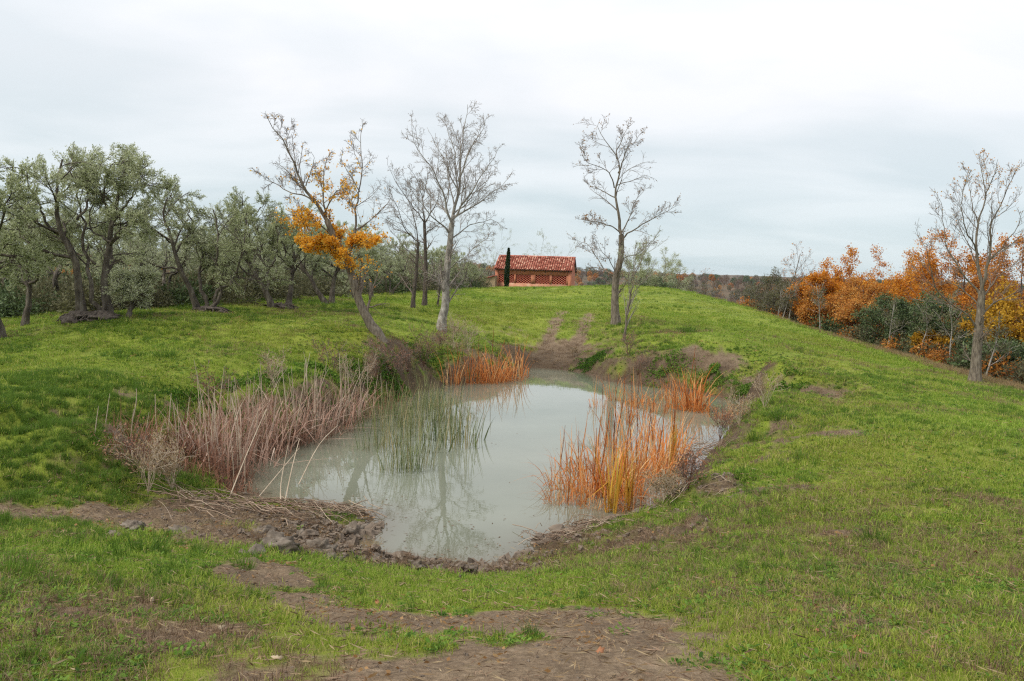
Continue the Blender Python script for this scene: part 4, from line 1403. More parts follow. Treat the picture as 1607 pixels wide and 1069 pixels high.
def build_olives():
    hero_olive([([(130, 496), (127, 470), (126, 436), (114, 396), (98, 369), (89, 331), (92, 290), (100, 250)], .15, .03, -.3),
                ([(165, 498), (157, 470), (148, 436), (128, 396), (122, 350), (120, 310), (108, 262)], .13, .03, .5),
                ([(98, 369), (75, 340), (55, 300), (45, 262)], .08, .02, -1.2),
                ([(122, 345), (138, 315), (140, 285), (146, 262)], .07, .02, .8),
                ([(112, 392), (84, 372), (55, 360), (30, 335)], .07, .02, 1.2)], (140, 500),
               'tallest olive tree at the left, two crossing stems rising from a root mound', 41, 26000)
    hero_olive([([(172, 496), (165, 449), (168, 415), (173, 382), (178, 342), (189, 291), (202, 250)], .15, .03, .4),
                ([(173, 384), (182, 369), (202, 357), (229, 352)], .08, .02, -.8),
                ([(176, 355), (200, 325), (216, 295), (226, 250)], .08, .02, .8),
                ([(178, 345), (168, 318), (170, 290), (180, 255)], .07, .02, -.9),
                ([(174, 380), (150, 365), (142, 340), (150, 300)], .06, .02, .6)], (174, 496),
               'olive tree with one pale stem bending right, beside the tallest olive on its root mound', 42, 22000)
    hero_olive([([(314, 490), (306, 470), (297, 448), (284, 421), (276, 382), (262, 340), (266, 310)], .13, .03, -.5),
                ([(323, 488), (322, 470), (315, 448), (307, 409), (300, 360), (296, 325)], .13, .03, .8),
                ([(325, 488), (331, 470), (334, 456), (336, 403), (337, 353), (334, 330)], .13, .03, -.6),
                ([(338, 488), (345, 470), (352, 454), (369, 425), (382, 390), (384, 345)], .11, .03, .5),
                ([(276, 385), (256, 368), (240, 366), (232, 350)], .06, .02, -1)], (324, 489),
               'olive tree with four stems fanning out from one dark stump', 43, 24000)
    hero_olive([([(427, 483), (420, 466), (414, 452), (397, 421), (390, 390), (388, 350)], .14, .03, -.3),
                ([(417, 458), (421, 440), (422, 423), (402, 382), (400, 350), (410, 325)], .10, .03, .6),
                ([(422, 423), (436, 400), (440, 370), (436, 340)], .07, .02, -.7)], (428, 483),
               'olive tree with a Y-forked dark trunk leaning left behind the leaning oak', 44, 20000)
    hero_olive([([(452, 481), (455, 452), (461, 407), (458, 375), (462, 345)], .13, .03, .3),
                ([(459, 415), (472, 390), (480, 365), (478, 345)], .08, .02, -.6),
                ([(457, 430), (445, 405), (446, 380), (440, 355)], .08, .02, .8)], (452, 482),
               'straight-stemmed olive tree immediately right of the Y-forked olive', 45, 18000)
    hero_olive([([(513, 478), (498, 455), (489, 436), (474, 413), (470, 390), (476, 365)], .14, .03, -.3),
                ([(489, 436), (497, 415), (505, 395), (500, 372)], .08, .02, .7)], (513, 477),
               'olive tree leaning left whose trunk base stands just left of the leaning oak', 46, 16000)
    hero_olive([([(521, 478), (523, 455), (526, 432), (535, 405), (532, 380)], .15, .03, .3),
                ([(526, 432), (545, 410), (560, 392), (565, 372)], .08, .02, -.6)], (522, 477),
               'stout dark olive trunk seen just behind the trunk of the leaning oak', 47, 16000)
    hero_olive([([(38, 511), (41, 490), (44, 476), (45, 443), (40, 400), (30, 350)], .12, .03, .3),
                ([(45, 445), (60, 420), (72, 390), (70, 350)], .08, .02, -.7),
                ([(44, 450), (25, 420), (8, 385), (5, 340)], .08, .02, .6)], (38, 511),
               'olive tree with a single thin trunk at the far left edge of the grove', 48, 20000)
    hero_olive([([(202, 498), (206, 485), (209, 473), (211, 455), (214, 440)], .09, .03, .2),
                ([(209, 473), (203, 465), (195, 455), (188, 440)], .05, .02, -.4),
                ([(211, 460), (222, 445), (234, 432)], .05, .02, .4)], (202, 498),
               'small olive with a little V-forked trunk between the tallest olive and the four-stemmed one', 49, 9000)
    # free-standing models reused through the rows behind
    rng = np.random.default_rng(5)
    models = []
    for k, (st, h, sp) in enumerate(((2, 3.6, 1.3), (3, 3.8, 1.4), (1, 3.4, .5), (2, 4.0, 1.1))):
        L = olive_limbs(rng, st, h, sp)
        r = make_tree('olive_tree', 'x', 'olive tree', L, OL_LV, M_BARK_OLIVE, M_BARK_DARK, dict(OL_LEAF, n=(15000 if st > 1 else 11000)), M_OLIVE, OG, 60 + k, base=(0, 0, 0), gnarl=.025)
        models.append(r)
    used = set()
    spots = []
    # the front row runs on to the barn
    for px, Y, s, lab in ((556, 50, .88, 'olive tree right behind the golden skirt of the leaning oak'),
                          (585, 55, .90, 'olive tree at the right flank of the golden skirt of the leaning oak'),
                          (612, 59, .88, 'olive tree in the row left of the two dark bare trees'),
                          (636, 64, .88, 'olive tree seen just left of the forked bare trunk'),
                          (668, 70, .86, 'olive tree seen between the two dark bare trunks'),
                          (690, 76, .85, 'olive tree seen behind the slim bare sapling'),
                          (716, 83, .84, 'olive tree in the row seen just right of the white-barked trunk'),
                          (738, 90, .82, 'olive tree near the end of the row toward the barn'),
                          (742, 97, .72, 'last olive tree of the row before the low shed by the barn'),
                          (4, 26, 1.4, 'olive tree cut by the left edge of the picture'),
                          (255, 39, 1.0, 'olive tree set back between the tallest olive and the four-stemmed one'),
                          (380, 43, 1.0, 'olive tree set back right of the four-stemmed olive')):
        spots.append((ground_pt(px, Y), s, lab))
    for i in range(11):
        for j in range(4):
            Y = 37 + i * 6.6 + rng.uniform(-1.3, 1.3)
            front = np.interp(Y, [27, 33, 38, 44, 52, 66, 88, 100], [-15.5, -12.8, -11.2, -9.8, -8.3, -5.4, -2.4, -1])
            x = front - 5.5 - j * 6.2 + rng.uniform(-1.2, 1.2)
            px, py, _ = proj((x, Y, 3))
            if px < -120:
                continue
            spots.append((np.array([x, Y, float(G(x, Y))]), rng.uniform(.98, 1.22), 'silver-green olive in the %s row behind the front olives, %s tree from the near end' % (ORD[j], ORD[i])))
    for n_, (p, s, lab) in enumerate(spots):
        k = (n_ * 7 + 3) % 4
        lab2 = lab
        rz = rng.uniform(0, 6.28)
        if k not in used:
            r = models[k]
            used.add(k)
            r.location = tuple(p)
            r.rotation_euler.z = rz
            r.scale = (s,) * 3
            r['label'] = lab2
        else:
            copy_tree(models[k], p, rz, s, lab2, OG)
    return models


OLIVES = build_olives()


# root mounds under the front olives
def mound(px, py, r, h, label, seed):
    rng = np.random.default_rng(seed)
    p = hit(px, py)
    root = thing('root_mound', label, 'root mound', p, 'root mounds under the olives')
    me = rock_mesh('stump', rng, r, h / r, 3, .5)
    obj('stump', me, M_BARK_DARK, root)
    n = 14
    a = rng.uniform(0, 6.28, n)
    P = np.zeros((n, 6, 3))
    for k in range(6):
        t = k / 5
        P[:, k, 0] = np.cos(a) * r * (.3 + .95 * t) + rng.normal(0, .03, n)
        P[:, k, 1] = np.sin(a) * r * .8 * (.3 + .95 * t) + rng.normal(0, .03, n)
        P[:, k, 2] = h * (.8 - .95 * t * t) + rng.normal(0, .03, n)
    V, Q = tubes(P, np.tile(np.linspace(.05, .015, 6), (n, 1)), 5)
    obj('roots', mk_mesh('roots', V, Q, smooth=True), M_BARK_DARK, root, 'stuff')


mound(128, 502, .62, .30, 'dark root mound under the crossing stems of the tallest olive', 1)
mound(158, 500, .70, .24, 'dark root mound below the pale right-bending olive stem', 2)
mound(332, 490, .8, .22, 'dark stump mound under the four-stemmed olive', 3)
mound(441, 483, .7, .22, 'dark root mound between the Y-forked and the straight-stemmed olives', 4)


# --- generic woodland trees
def wood_limbs(rng, h, lean=0.0, nl=7, spread=.35, start=.3, r=.13):
    top = np.array([lean * h, rng.normal(0, .03) * h, h])
    tr = [np.zeros(3), np.array([lean * h * .25, 0, h * .3]) + rng.normal(0, .02 * h, 3), np.array([lean * h * .6, 0, h * .62]) + rng.normal(0, .03 * h, 3), top]
    L = [(np.array(tr), r, .02)]
    P = smooth_line(tr, 20)
    for k in range(nl):
        t = start + (0.9 - start) * (k + rng.random()) / nl
        q = P[int(t * 19)]
        a = k * 2.4 + rng.uniform(-.5, .5)
        ln = h * spread * (1.15 - t * .75) * rng.uniform(.8, 1.2)
        o = np.array([math.cos(a), math.sin(a), 0])
        L.append((np.array([q, q + o * ln * .5 + [0, 0, ln * .30], q + o * ln * .95 + [0, 0, ln * .75]]), r * .5 * (1.15 - t), .012))
    return L


TW_DENSE = [dict(K=6, t0=.2, ang=(25, 60), ratio=(.35, .6), P2=5, up=.08, wob=.14, rr=.5, rtip=.01, S=3),
            dict(K=5, t0=.2, ang=(25, 60), ratio=(.4, .65), P2=4, up=.05, wob=.12, rtip=.008),
            dict(K=3, t0=.2, ang=(25, 60), ratio=(.4, .7), P2=4, up=.03, rtip=.006, minlen=.2)]


def wood_tree(kind, px, top, Y, label, seed, group=None, lean=0.0, wid=None):
    rng = np.random.default_rng(seed)
    b = ground_pt(px, Y)
    ztop = at(px, top, Y)[2]
    h = max(1.5, ztop - b[2]) * (.94 if kind in ('orange', 'rust', 'bare', 'yellow') else .9)
    cfg = {
        'orange': (M_BARK_DARK, M_TWIG, M_ORANGE, dict(n=17000, ln=.15, wd=.10, jit=.18), 8, .42, .22, .16, 'oak_tree'),
        'rust': (M_BARK_DARK, M_TWIG, M_RUST, dict(n=12000, ln=.145, wd=.095, jit=.17), 8, .42, .25, .15, 'oak_tree'),
        'yellow': (M_BARK, M_TWIG, M_YELLOW, dict(n=7500, ln=.17, wd=.12, jit=.15), 8, .5, .2, .13, 'maple_tree'),
        'holm': (M_BARK, M_TWIG, M_HOLM, dict(n=13000, ln=.13, wd=.07, jit=.15), 10, .5, .12, .12, 'holm_oak'),
        'bare': (M_BARK, M_TWIG, M_RUST, dict(n=700, ln=.13, wd=.08, jit=.08), 8, .36, .3, .13, 'bare_tree'),
        'twiggy': (M_BARK, M_TWIG_PALE, M_SCRUB, dict(n=7000, ln=.12, wd=.06, jit=.14), 9, .34, .15, .09, 'twiggy_tree'),
        'slim': (M_BARK_PALE, M_TWIG_PALE, M_SCRUB, dict(n=600, ln=.10, wd=.07, jit=.10), 6, .26, .45, .045, 'slim_tree'),
    }[kind]
    bark, tw, lm, lf, nl, sp, st, r, nm = cfg
    if wid:
        sp = wid
    L = wood_limbs(rng, h, lean, nl, sp, st, r)
    L = [(p + b, a, c) for p, a, c in L]
    return make_tree(nm, label, 'tree', L, TW_DENSE if kind not in ('slim',) else TW_DENSE[:2], bark, tw, lf, lm, group, seed, base=b, sides=6)


WOOD = [
    ('twiggy', 1208, 424, 74, 'grey-green twiggy tree at the left end of the wood', 0, .40),
    ('twiggy', 1186, 448, 80, 'low brown twiggy tree at the very left tip of the wood', 0, .45),
    ('twiggy', 1228, 446, 70, 'brown twiggy tree under the tall bare tree at the left of the wood', 0, .4),
    ('bare', 1252, 390, 74, 'tall bare tree with a few rusty leaves at the left of the wood', 0, .40),
    ('slim', 1224, 450, 68, 'thin pale trunk standing upright among brown twigs at the left of the wood', .05, .2),
    ('slim', 1230, 448, 66, 'thin pale trunk leaning right below the tall bare tree', .22, .2),
    ('slim', 1241, 440, 66, 'thin pale curved trunk directly under the tall bare tree', .12, .2),
    ('orange', 1320, 410, 70, 'big round orange oak, leftmost bright crown of the wood', 0, .50),
    ('orange', 1282, 432, 68, 'orange oak half behind the white leaning trunk', 0, .42),
    ('slim', 1292, 436, 59, 'white leaning trunk in front of the leftmost orange oak', -.16, .2),
    ('rust', 1277, 462, 64, 'slender brown-leaved tree left of the white leaning trunk', .04, .25),
    ('rust', 1352, 440, 64, 'low orange-brown oak between the big round orange oak and the dark evergreen', 0, .5),
    ('orange', 1376, 440, 74, 'orange oak peeping out above the leftmost dark evergreen', 0, .36),
    ('rust', 1408, 436, 78, 'brown-orange oak with thin top behind the leftmost dark evergreen', 0, .36),
    ('holm', 1398, 466, 56, 'leftmost dark evergreen oak at the field edge', 0, .55),
    ('slim', 1400, 470, 52.5, 'thin white trunk in front of the leftmost dark evergreen', .08, .15),
    ('holm', 1436, 478, 54, 'grey-green evergreen oak, middle one of the field edge', 0, .52),
    ('orange', 1440, 402, 66, 'tall orange oak behind the middle evergreens', 0, .38),
    ('orange', 1478, 400, 62, 'orange-red oak directly behind the left branches of the field oak', 0, .42),
    ('holm', 1480, 470, 51, 'wide dark evergreen oak left of the field oak', 0, .55),
    ('slim', 1453, 480, 49.5, 'pair-like thin pale trunk below the grey-green evergreen', .03, .15),
    ('slim', 1500, 470, 46.5, 'slim grey trunk just left of the field oak at the field edge', -.07, .15),
    ('rust', 1512, 396, 60, 'rust-red oak behind the trunk fork of the field oak', 0, .44),
    ('orange', 1558, 404, 58, 'orange oak right behind the field oak', 0, .44),
    ('rust', 1600, 392, 54, 'rusty oak cut by the right edge of the picture', 0, .5),
    ('yellow', 1580, 470, 47, 'golden-yellow maple right of the field oak', 0, .55),
    ('yellow', 1470, 530, 50, 'low golden bush-like maple beneath the wide dark evergreen', 0, .6),
    ('yellow', 1618, 476, 45, 'golden maple half outside the right edge', 0, .5),
    ('slim', 1558, 500, 41.5, 'pale leaning trunk under the golden maple at the right', .20, .18),
    ('holm', 1596, 548, 43, 'low dark evergreen at the right edge under the golden maple', 0, .8),
    ('holm', 1552, 540, 46, 'low dark evergreen right behind the trunk of the field oak', 0, .8),
    ('rust', 1345, 480, 62, 'low rusty oak under the leftmost orange oaks', 0, .7),
    ('orange', 1420, 420, 68, 'orange oak with broad crown behind the leftmost dark evergreen', 0, .5),
]
for n_, (kind, px, top, Y, lab, lean, wid) in enumerate(WOOD):
    wood_tree(kind, px, top, Y, lab, 200 + n_, 'trees of the autumn wood', lean, wid)

# trees on the crest right of the crooked oak and behind the barn
CREST = [
    ('ol', 1004, 398, 96, 'pale grey-green bushy tree behind the slim sapling', .40),
    ('ol', 1042, 404, 108, 'grey-green tree on the crest, left of two', .36),
    ('ol', 1066, 420, 106, 'darker green tree on the crest, right of two', .34),
    ('holm', 1028, 438, 100, 'small dark bush on the crest left of the two green trees', .7),
    ('twiggy', 1090, 442, 100, 'low brown-green bush on the crest right of the two green trees', .7),
    ('bare', 1110, 428, 120, 'faint bare sapling on the crest right of the brown-green bush', .3),
    ('bare', 1128, 436, 118, 'faint bare sapling, right one on the crest', .3),
    ('ol', 868, 394, 146, 'round tree top showing above the barn roof', .35),
    ('ol', 842, 398, 150, 'small tree tip showing above the middle of the barn roof', .2),
    ('ol', 778, 396, 150, 'grey-green tree behind the left end of the barn', .4),
    ('ol', 764, 400, 140, 'grey-green tree behind the low shed', .4),
]
for n_, (kind, px, top, Y, lab, wid) in enumerate(CREST):
    if kind == 'ol':
        rng = np.random.default_rng(300 + n_)
        b = ground_pt(px, Y)
        h = max(2, at(px, top, Y)[2] - b[2])
        L = [(p + b, a, c) for p, a, c in wood_limbs(rng, h, 0, 8, wid, .2, .12)]
        make_tree('green_tree', lab, 'tree', L, TW_DENSE, M_BARK, M_TWIG, dict(n=7000, ln=.16, wd=.07, jit=.14), M_OLIVE, None, 300 + n_, base=b, sides=6)
    else:
        wood_tree(kind, px, top, Y, lab, 300 + n_, None, 0, wid)


# ------------------------------------------------------------------ barn and shed
def mat_brick(name, c1, c2, mortar, scale=1.0):
    m, nt, b = new_mat(name)
    tc = nt.nodes.new('ShaderNodeTexCoord')
    mp = nt.nodes.new('ShaderNodeMapping')
    mp.inputs['Rotation'].default_value = (math.pi / 2, 0, 0)
    nt.links.new(tc.outputs['Object'], mp.inputs[0])
    br = nt.nodes.new('ShaderNodeTexBrick')
    br.inputs['Color1'].default_value = (*c1, 1)
    br.inputs['Color2'].default_value = (*c2, 1)
    br.inputs['Mortar'].default_value = (*mortar, 1)
    br.inputs['Scale'].default_value = scale
    br.inputs['Mortar Size'].default_value = .012
    br.inputs['Brick Width'].default_value = .26
    br.inputs['Row Height'].default_value = .075
    nt.links.new(mp.outputs[0], br.inputs['Vector'])
    n = noise_n(nt, 1.3, 5, .7)
    st = ramp(nt, [(.55, .5, .45), (1.15, 1.1, 1.05)], contrast(nt, n, .3, .7))
    mx = nt.nodes.new('ShaderNodeMix')
    mx.data_type = 'RGBA'
    mx.blend_type = 'MULTIPLY'
    mx.inputs['Factor'].default_value = .8
    nt.links.new(br.outputs[0], mx.inputs['A'])
    nt.links.new(st, mx.inputs['B'])
    nt.links.new(mx.outputs['Result'], b.inputs['Base Color'])
    b.inputs['Roughness'].default_value = .9
    return m


def build_barn():
    Y = 125.0
    c = ground_pt(841, Y)
    c[2] = 3.15
    root = thing('brick_barn', 'red brick barn with open lattice panels and a tiled roof on the hill top', 'barn', c, rotz=math.radians(-9))
    mb = mat_brick('barn_brick', (.46, .135, .065), (.54, .195, .10), (.44, .22, .14))
    mpl = mat_noise('worn_plaster', [(.33, .14, .08), (.44, .21, .13), (.50, .32, .22)], 1.1, .9, .3, .02)
    mpk = mat_noise('red_lattice_brick', [(.36, .085, .055), (.50, .14, .09)], 3, .9, 0)
    mtile = mat_leaf('roof_tile', [(.17, .05, .03), (.31, .095, .065), (.42, .165, .115), (.58, .34, .24)], 0, .85, .1)
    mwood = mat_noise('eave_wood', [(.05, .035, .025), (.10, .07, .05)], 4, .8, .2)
    Lh, D, ev, rise, th = 5.75, 7.4, 3.2, 1.9, .3
    X = lambda zx: (zx - 265) / 885 * 11.5 - 5.75
    y0 = -D / 2

    def part(name, mat, *boxes):
        q = MB()
        for bx in boxes:
            q.box(*bx)
        return obj(name, q.mesh(name), mat, root)
    z1, z2 = .95, 2.25
    part('plinth', mpl, (-Lh, Lh, y0, y0 + th, -.8, z1))
    part('upper_wall', mb, (-Lh, Lh, y0, y0 + th, z2, ev))
    piers = [(265, 300), (485, 503), (680, 735), (903, 930), (1098, 1150)]
    for k, (a, b_) in enumerate(piers):
        part('pillar', mb, (X(a), X(b_), y0 - .04, y0 + th, z1 + .002, z2 - .002))
    part('back_wall', mb, (-Lh, Lh, -y0 - th, -y0, -.8, ev))
    for sgn in (-1, 1):
        x = sgn * Lh
        xa, xb = (x, x + th) if sgn < 0 else (x - th, x)
        # gable end, pentagon prism
        pr = [(y0 + th + .003, -.8), (-y0 - th - .003, -.8), (-y0 - th - .003, ev + .15), (0, ev + rise - .12), (y0 + th + .003, ev + .15)]
        V = [(xx, yy, zz) for xx in (xa, xb) for yy, zz in pr]
        me = bpy.data.meshes.new('gable_wall')
        me.from_pydata(V, [], [tuple(range(5))[::-1], tuple(range(5, 10))] + [(i, (i + 1) % 5, (i + 1) % 5 + 5, i + 5) for i in range(5)])
        obj('gable_wall', me, mb, root)
        part('corner_pilaster', mb, (xa - .09, xb + .09, y0 - .10, y0 - .045, -.8, ev))
    # vents: thin dark plates on the upper wall, colour standing for the shade inside
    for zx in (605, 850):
        part('vent_shade_plate', mwood, (X(zx) - .1, X(zx) + .1, y0 - .012, y0 - .002, 2.62, 2.80))
    # lattice panels: bricks laid with gaps
    rng = np.random.default_rng(2)
    for k in range(4):
        xa, xb = X(piers[k][1]) + .01, X(piers[k + 1][0]) - .01
        q = MB()
        rows = 8
        rh = (z2 - z1) / rows
        for r in range(rows):
            x = xa - (.23 if r % 2 else 0)
            while x < xb:
                a, b_ = max(x, xa), min(x + .27, xb)
                if b_ - a > .03:
                    q.box(a, b_, y0 + .06, y0 + .20, z1 + r * rh + .004, z1 + (r + 1) * rh - .004, tint=rng.random())
                x += .46
        obj('brick_lattice', q.mesh('brick_lattice'), mpk, root, 'stuff')
    # roof
    ov = .45
    slope = math.atan2(rise, D / 2)
    ln = (D / 2 + ov) / math.cos(slope)
    for sgn in (-1, 1):
        M = np.eye(4)
        ca, sa = math.cos(slope), math.sin(slope)
        # local u: down the slope, v: along, w: normal
        ax_u = np.array([0, sgn * ca, -sa])
        ax_w = np.array([0, sgn * sa, ca])
        ax_v = np.array([1.0, 0, 0])
        M[:3, 0], M[:3, 1], M[:3, 2], M[:3, 3] = ax_u, ax_v, ax_w, (0, 0, ev + rise + .02)
        q = MB()
        q.box(0.02, ln, -Lh - .17, Lh + .17, -.10, -.02, M)
        deck = obj('roof', q.mesh('roof'), mwood, root)
        t = MB()
        ncol, nrow = 34, 11
        seg = 6
        for i in range(ncol):
            v = -Lh - .2 + (2 * Lh + .4) * (i + .5) / ncol
            for j in range(nrow):
                u0 = ln * j / nrow - .05
                u1 = ln * (j + 1) / nrow + .05 + rng.uniform(-.02, .04)
                vv = v + rng.normal(0, .012)
                r0, r1 = .095, .135
                lift = .05 + rng.uniform(0, .015)
                an = np.linspace(0, math.pi, seg)
                A = np.stack([np.full(seg, u0), vv + r0 * np.cos(an), r0 * np.sin(an) + lift - .02], 1)
                B = np.stack([np.full(seg, u1), vv + r1 * np.cos(an), r1 * np.sin(an) + lift], 1)
                Cc = np.stack([np.full(seg, u1), vv + r1 * .8 * np.cos(an), r1 * .8 * np.sin(an) + lift], 1)
                P = np.concatenate([A, B, Cc])
                P = P @ M[:3, :3].T + M[:3, 3]
                k = np.arange(seg - 1)
                Q = np.concatenate([np.stack([k, k + 1, k + 1 + seg, k + seg], 1), np.stack([k + seg, k + 1 + seg, k + 1 + 2 * seg, k + 2 * seg], 1)])
                t.add(P, Q, np.clip(rng.normal(.5, .34), 0, 1))
            # channel between
        q = MB()
        for i in range(ncol + 1):
            v = -Lh - .2 + (2 * Lh + .4) * i / ncol
            q.box(0, ln + .03, v - .08, v + .08, -.018, .02, M, tint=rng.uniform(.05, .4))
        obj('channel_tiles', q.mesh('channel_tiles'), mtile, deck, 'stuff')
        obj('roof_tiles', t.mesh('roof_tiles', True), mtile, deck, 'stuff')
    q = MB()
    an = np.linspace(0, math.pi, 7)
    for i in range(30):
        x0 = -Lh - .2 + (2 * Lh + .4) * i / 30
        x1 = x0 + .5
        r = .17
        zc = ev + rise + .05
        P = np.concatenate([np.stack([np.full(7, xx), rr * np.cos(an), zc + rr * np.sin(an)], 1) for xx, rr in ((x0, r), (x1, r * .85))])
        k = np.arange(6)
        q.add(P, np.stack([k, k + 1, k + 8, k + 7], 1), np.clip(rng.normal(.5, .25), 0, 1))
    obj('ridge_tiles', q.mesh('ridge_tiles', True), mtile, root, 'stuff')
    for xx in np.linspace(-Lh, Lh, 16):
        part('rafter', mwood, (xx - .05, xx + .05, y0 - ov + .1, y0 - .105, ev - .16, ev - .05))
    # low shed
    p2 = ground_pt(766, 122.0)
    p2[2] = 3.1
    sh = thing('low_shed', 'low ochre plastered shed with sloping roof against the left end of the barn', 'shed', p2, rotz=math.radians(-9))
    mo = mat_noise('ochre_plaster', [(.26, .18, .11), (.36, .27, .17)], 1.2, .9, .2)
    w, d = 1.32, 3.0
    me = bpy.data.meshes.new('wall')
    pr = [(-w, -.8), (w, -.8), (w, 1.9), (-w, 1.15)]
    V = [(x, y, z) for y in (-d / 2, d / 2) for x, z in pr]
    me.from_pydata(V, [], [(3, 2, 1, 0)[::-1], (7, 6, 5, 4)] + [(i, (i + 1) % 4, (i + 1) % 4 + 4, i + 4)[::-1] for i in range(4)])
    obj('wall', me, mo, sh)
    q = MB()
    an = math.atan2(.75, 2 * w)
    M = np.eye(4)
    M[:3, 0] = (math.cos(an), 0, math.sin(an))
    M[:3, 2] = (-math.sin(an), 0, math.cos(an))
    M[:3, 3] = (0, 0, 1.56)
    q.box(-1.6, 1.36, -d / 2 - .25, d / 2 + .25, 0, .12, M, tint=.35)
    obj('roof', q.mesh('roof'), mtile, sh)
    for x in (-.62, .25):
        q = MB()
        q.box(x - .09, x + .09, -d / 2 - .012, -d / 2 - .002, .45, .66)  # flat dark plate, its colour stands for the shade in an opening
        obj('shed_vent_shade_plate', q.mesh('shed_vent_shade_plate'), mwood, sh)


build_barn()


def build_cypress():
    rng = np.random.default_rng(4)
    b = ground_pt(794, 116)
    b[2] = float(G(b[0], b[1]))
    h = at(797, 391, 116)[2] - b[2]
    root = thing('cypress', 'slender dark cypress in front of the barn wall', 'cypress', b)
    P = np.array([[(0, 0, -.2), (.05, 0, h * .3), (.12, 0, h * .7), (.25, 0, h)]], float)
    V, Q = tubes(P, np.array([[.09, .07, .04, .01]]), 6)
    obj('trunk', mk_mesh('trunk', V, Q, smooth=True), M_BARK, root)
    n = 6000
    t = rng.uniform(.02, 1, n)
    prof = .31 * np.sin(np.pi * np.clip(t * .86 + .12, 0, 1)) ** .7
    a = rng.uniform(0, 6.28, n)
    rr = prof * np.sqrt(rng.uniform(.3, 1, n)) * (1 + .25 * np.sin(a * 3 + t * 9))
    pos = np.c_[rr * np.cos(a) + .22 * t, rr * np.sin(a), t * h]
    d = np.c_[np.cos(a) * .35, np.sin(a) * .35, np.ones(n)]
    V, Q = leaf_quads(rng, pos, d, .26, .09, .25)
    obj('foliage', mk_mesh('foliage', V, Q, tint=np.repeat(rng.random(n), 4)), M_CYPRESS, root, 'stuff')


build_cypress()


# ------------------------------------------------------------------ far woods (one mass)
def build_forest():
    rng = np.random.default_rng(9)
    protos = []
    for k, m in enumerate((M_RUST, M_FARWOOD, M_SCRUB, M_HOLM, M_FARWOOD)):
        n = 620
        d = rng.normal(size=(n, 3))
        d /= np.linalg.norm(d, axis=1, keepdims=True)
        pos = d * rng.uniform(.5, 1, (n, 1)) * np.array([[2.6, 2.6, 3.0]]) + [[0, 0, 4.6]]
        V, Q = leaf_quads(rng, pos, d, .55 if k < 4 else 1.2, .42 if k < 4 else .10, .8)
        tint = np.repeat(np.clip(rng.normal(.4, .2, n), 0, 1), 4)
        TV, TQ = tubes(np.array([[(0, 0, -.5), (.1, 0, 2), (0, .1, 5)]]), np.array([[.18, .14, .05]]), 4)
        me = mk_mesh('wood', np.concatenate([V, TV]), np.concatenate([Q, TQ + len(V)]), tint=np.r_[tint, np.full(len(TV), .1)])
        me.materials.append(m)
        protos.append(bpy.data.objects.new('wood', me))
    n = 15000
    r = np.exp(rng.uniform(math.log(130), math.log(1150), n))
    a = np.radians(rng.uniform(-50, 50, n))
    x, y = r * np.sin(a), r * np.cos(a)
    z = np.where(r < 419, G0(x, y), hill_z(x, y))
    keep = (z < -3) | (r > 300)
    x, y, z, r = x[keep], y[keep], z[keep], r[keep]
    sp = fbm(x / 60, y / 60, 71, 3) + .25 * rng.normal(size=len(x))
    idx = np.clip((sp * 7 - .6), 0, 4.99).astype(int)
    scatter('far_woods', protos, np.c_[x, y, z], np.c_[rng.normal(0, .05, (len(x), 2)), rng.uniform(0, 6.28, len(x))], rng.uniform(.7, 1.35, len(x)), idx)
    # scrub behind the olive rows
    sc = []
    for k, m in enumerate((M_SCRUB, M_HOLM, M_SCRUB)):
        n = 500
        d = rng.normal(size=(n, 3))
        d[:, 2] = np.abs(d[:, 2])
        d /= np.linalg.norm(d, axis=1, keepdims=True)
        pos = d * rng.uniform(.3, 1, (n, 1)) * np.array([[1.0, 1.0, 1.1]])
        V, Q = leaf_quads(rng, pos, d, .2, .07, .8)
        me = mk_mesh('scrub', V, Q, tint=np.repeat(np.clip(rng.normal(.4, .2, n), 0, 1), 4))
        me.materials.append(m)
        sc.append(bpy.data.objects.new('scrub', me))
    n = 1500
    Y = rng.uniform(34, 105, n)
    front = np.interp(Y, [27, 33, 38, 44, 52, 66, 88, 100], [-15.5, -12.8, -11.2, -9.8, -8.3, -5.4, -2.4, -1])
    x = front - 2.5 - rng.gamma(2, 7, n)
    z = G(x, Y)
    scatter('grove_scrub', sc, np.c_[x, Y, z], np.c_[np.zeros((n, 2)), rng.uniform(0, 6.28, n)], rng.uniform(.5, 1.5, n), rng.integers(0, 3, n))
    # undergrowth below the right-hand wood
    n = 900
    cr = np.array([at(*p)[:2] for p in ((1150, 480, 72), (1200, 492, 67), (1300, 526, 57), (1400, 556, 49), (1500, 586, 42), (1607, 613, 36.5), (1680, 640, 33))])
    t = rng.uniform(0, len(cr) - 1.001, n)
    i = t.astype(int)
    q = cr[i] + (cr[i + 1] - cr[i]) * (t - i)[:, None]
    q = q + np.array([[.62, .78]]) * rng.gamma(1.6, 4.5, n)[:, None] + np.array([[1.6, 2.0]])
    ug = []
    for m in (M_SCRUB, M_HOLM, M_RUST):
        k_ = 500
        d = rng.normal(size=(k_, 3))
        d[:, 2] = np.abs(d[:, 2])
        d /= np.linalg.norm(d, axis=1, keepdims=True)
        V, Q = leaf_quads(rng, d * rng.uniform(.3, 1, (k_, 1)) * np.array([[1.0, 1.0, 1.3]]), d, .2, .09, .8)
        me = mk_mesh('undergrowth', V, Q, tint=np.repeat(np.clip(rng.normal(.3, .2, k_), 0, 1), 4))
        me.materials.append(m)
        ug.append(bpy.data.objects.new('undergrowth', me))
    scatter('wood_undergrowth', ug, np.c_[q, G(q[:, 0], q[:, 1])], np.c_[np.zeros((n, 2)), rng.uniform(0, 6.28, n)], rng.uniform(.5, 1.3, n), rng.choice(3, n, p=[.5, .22, .28]))


build_forest()


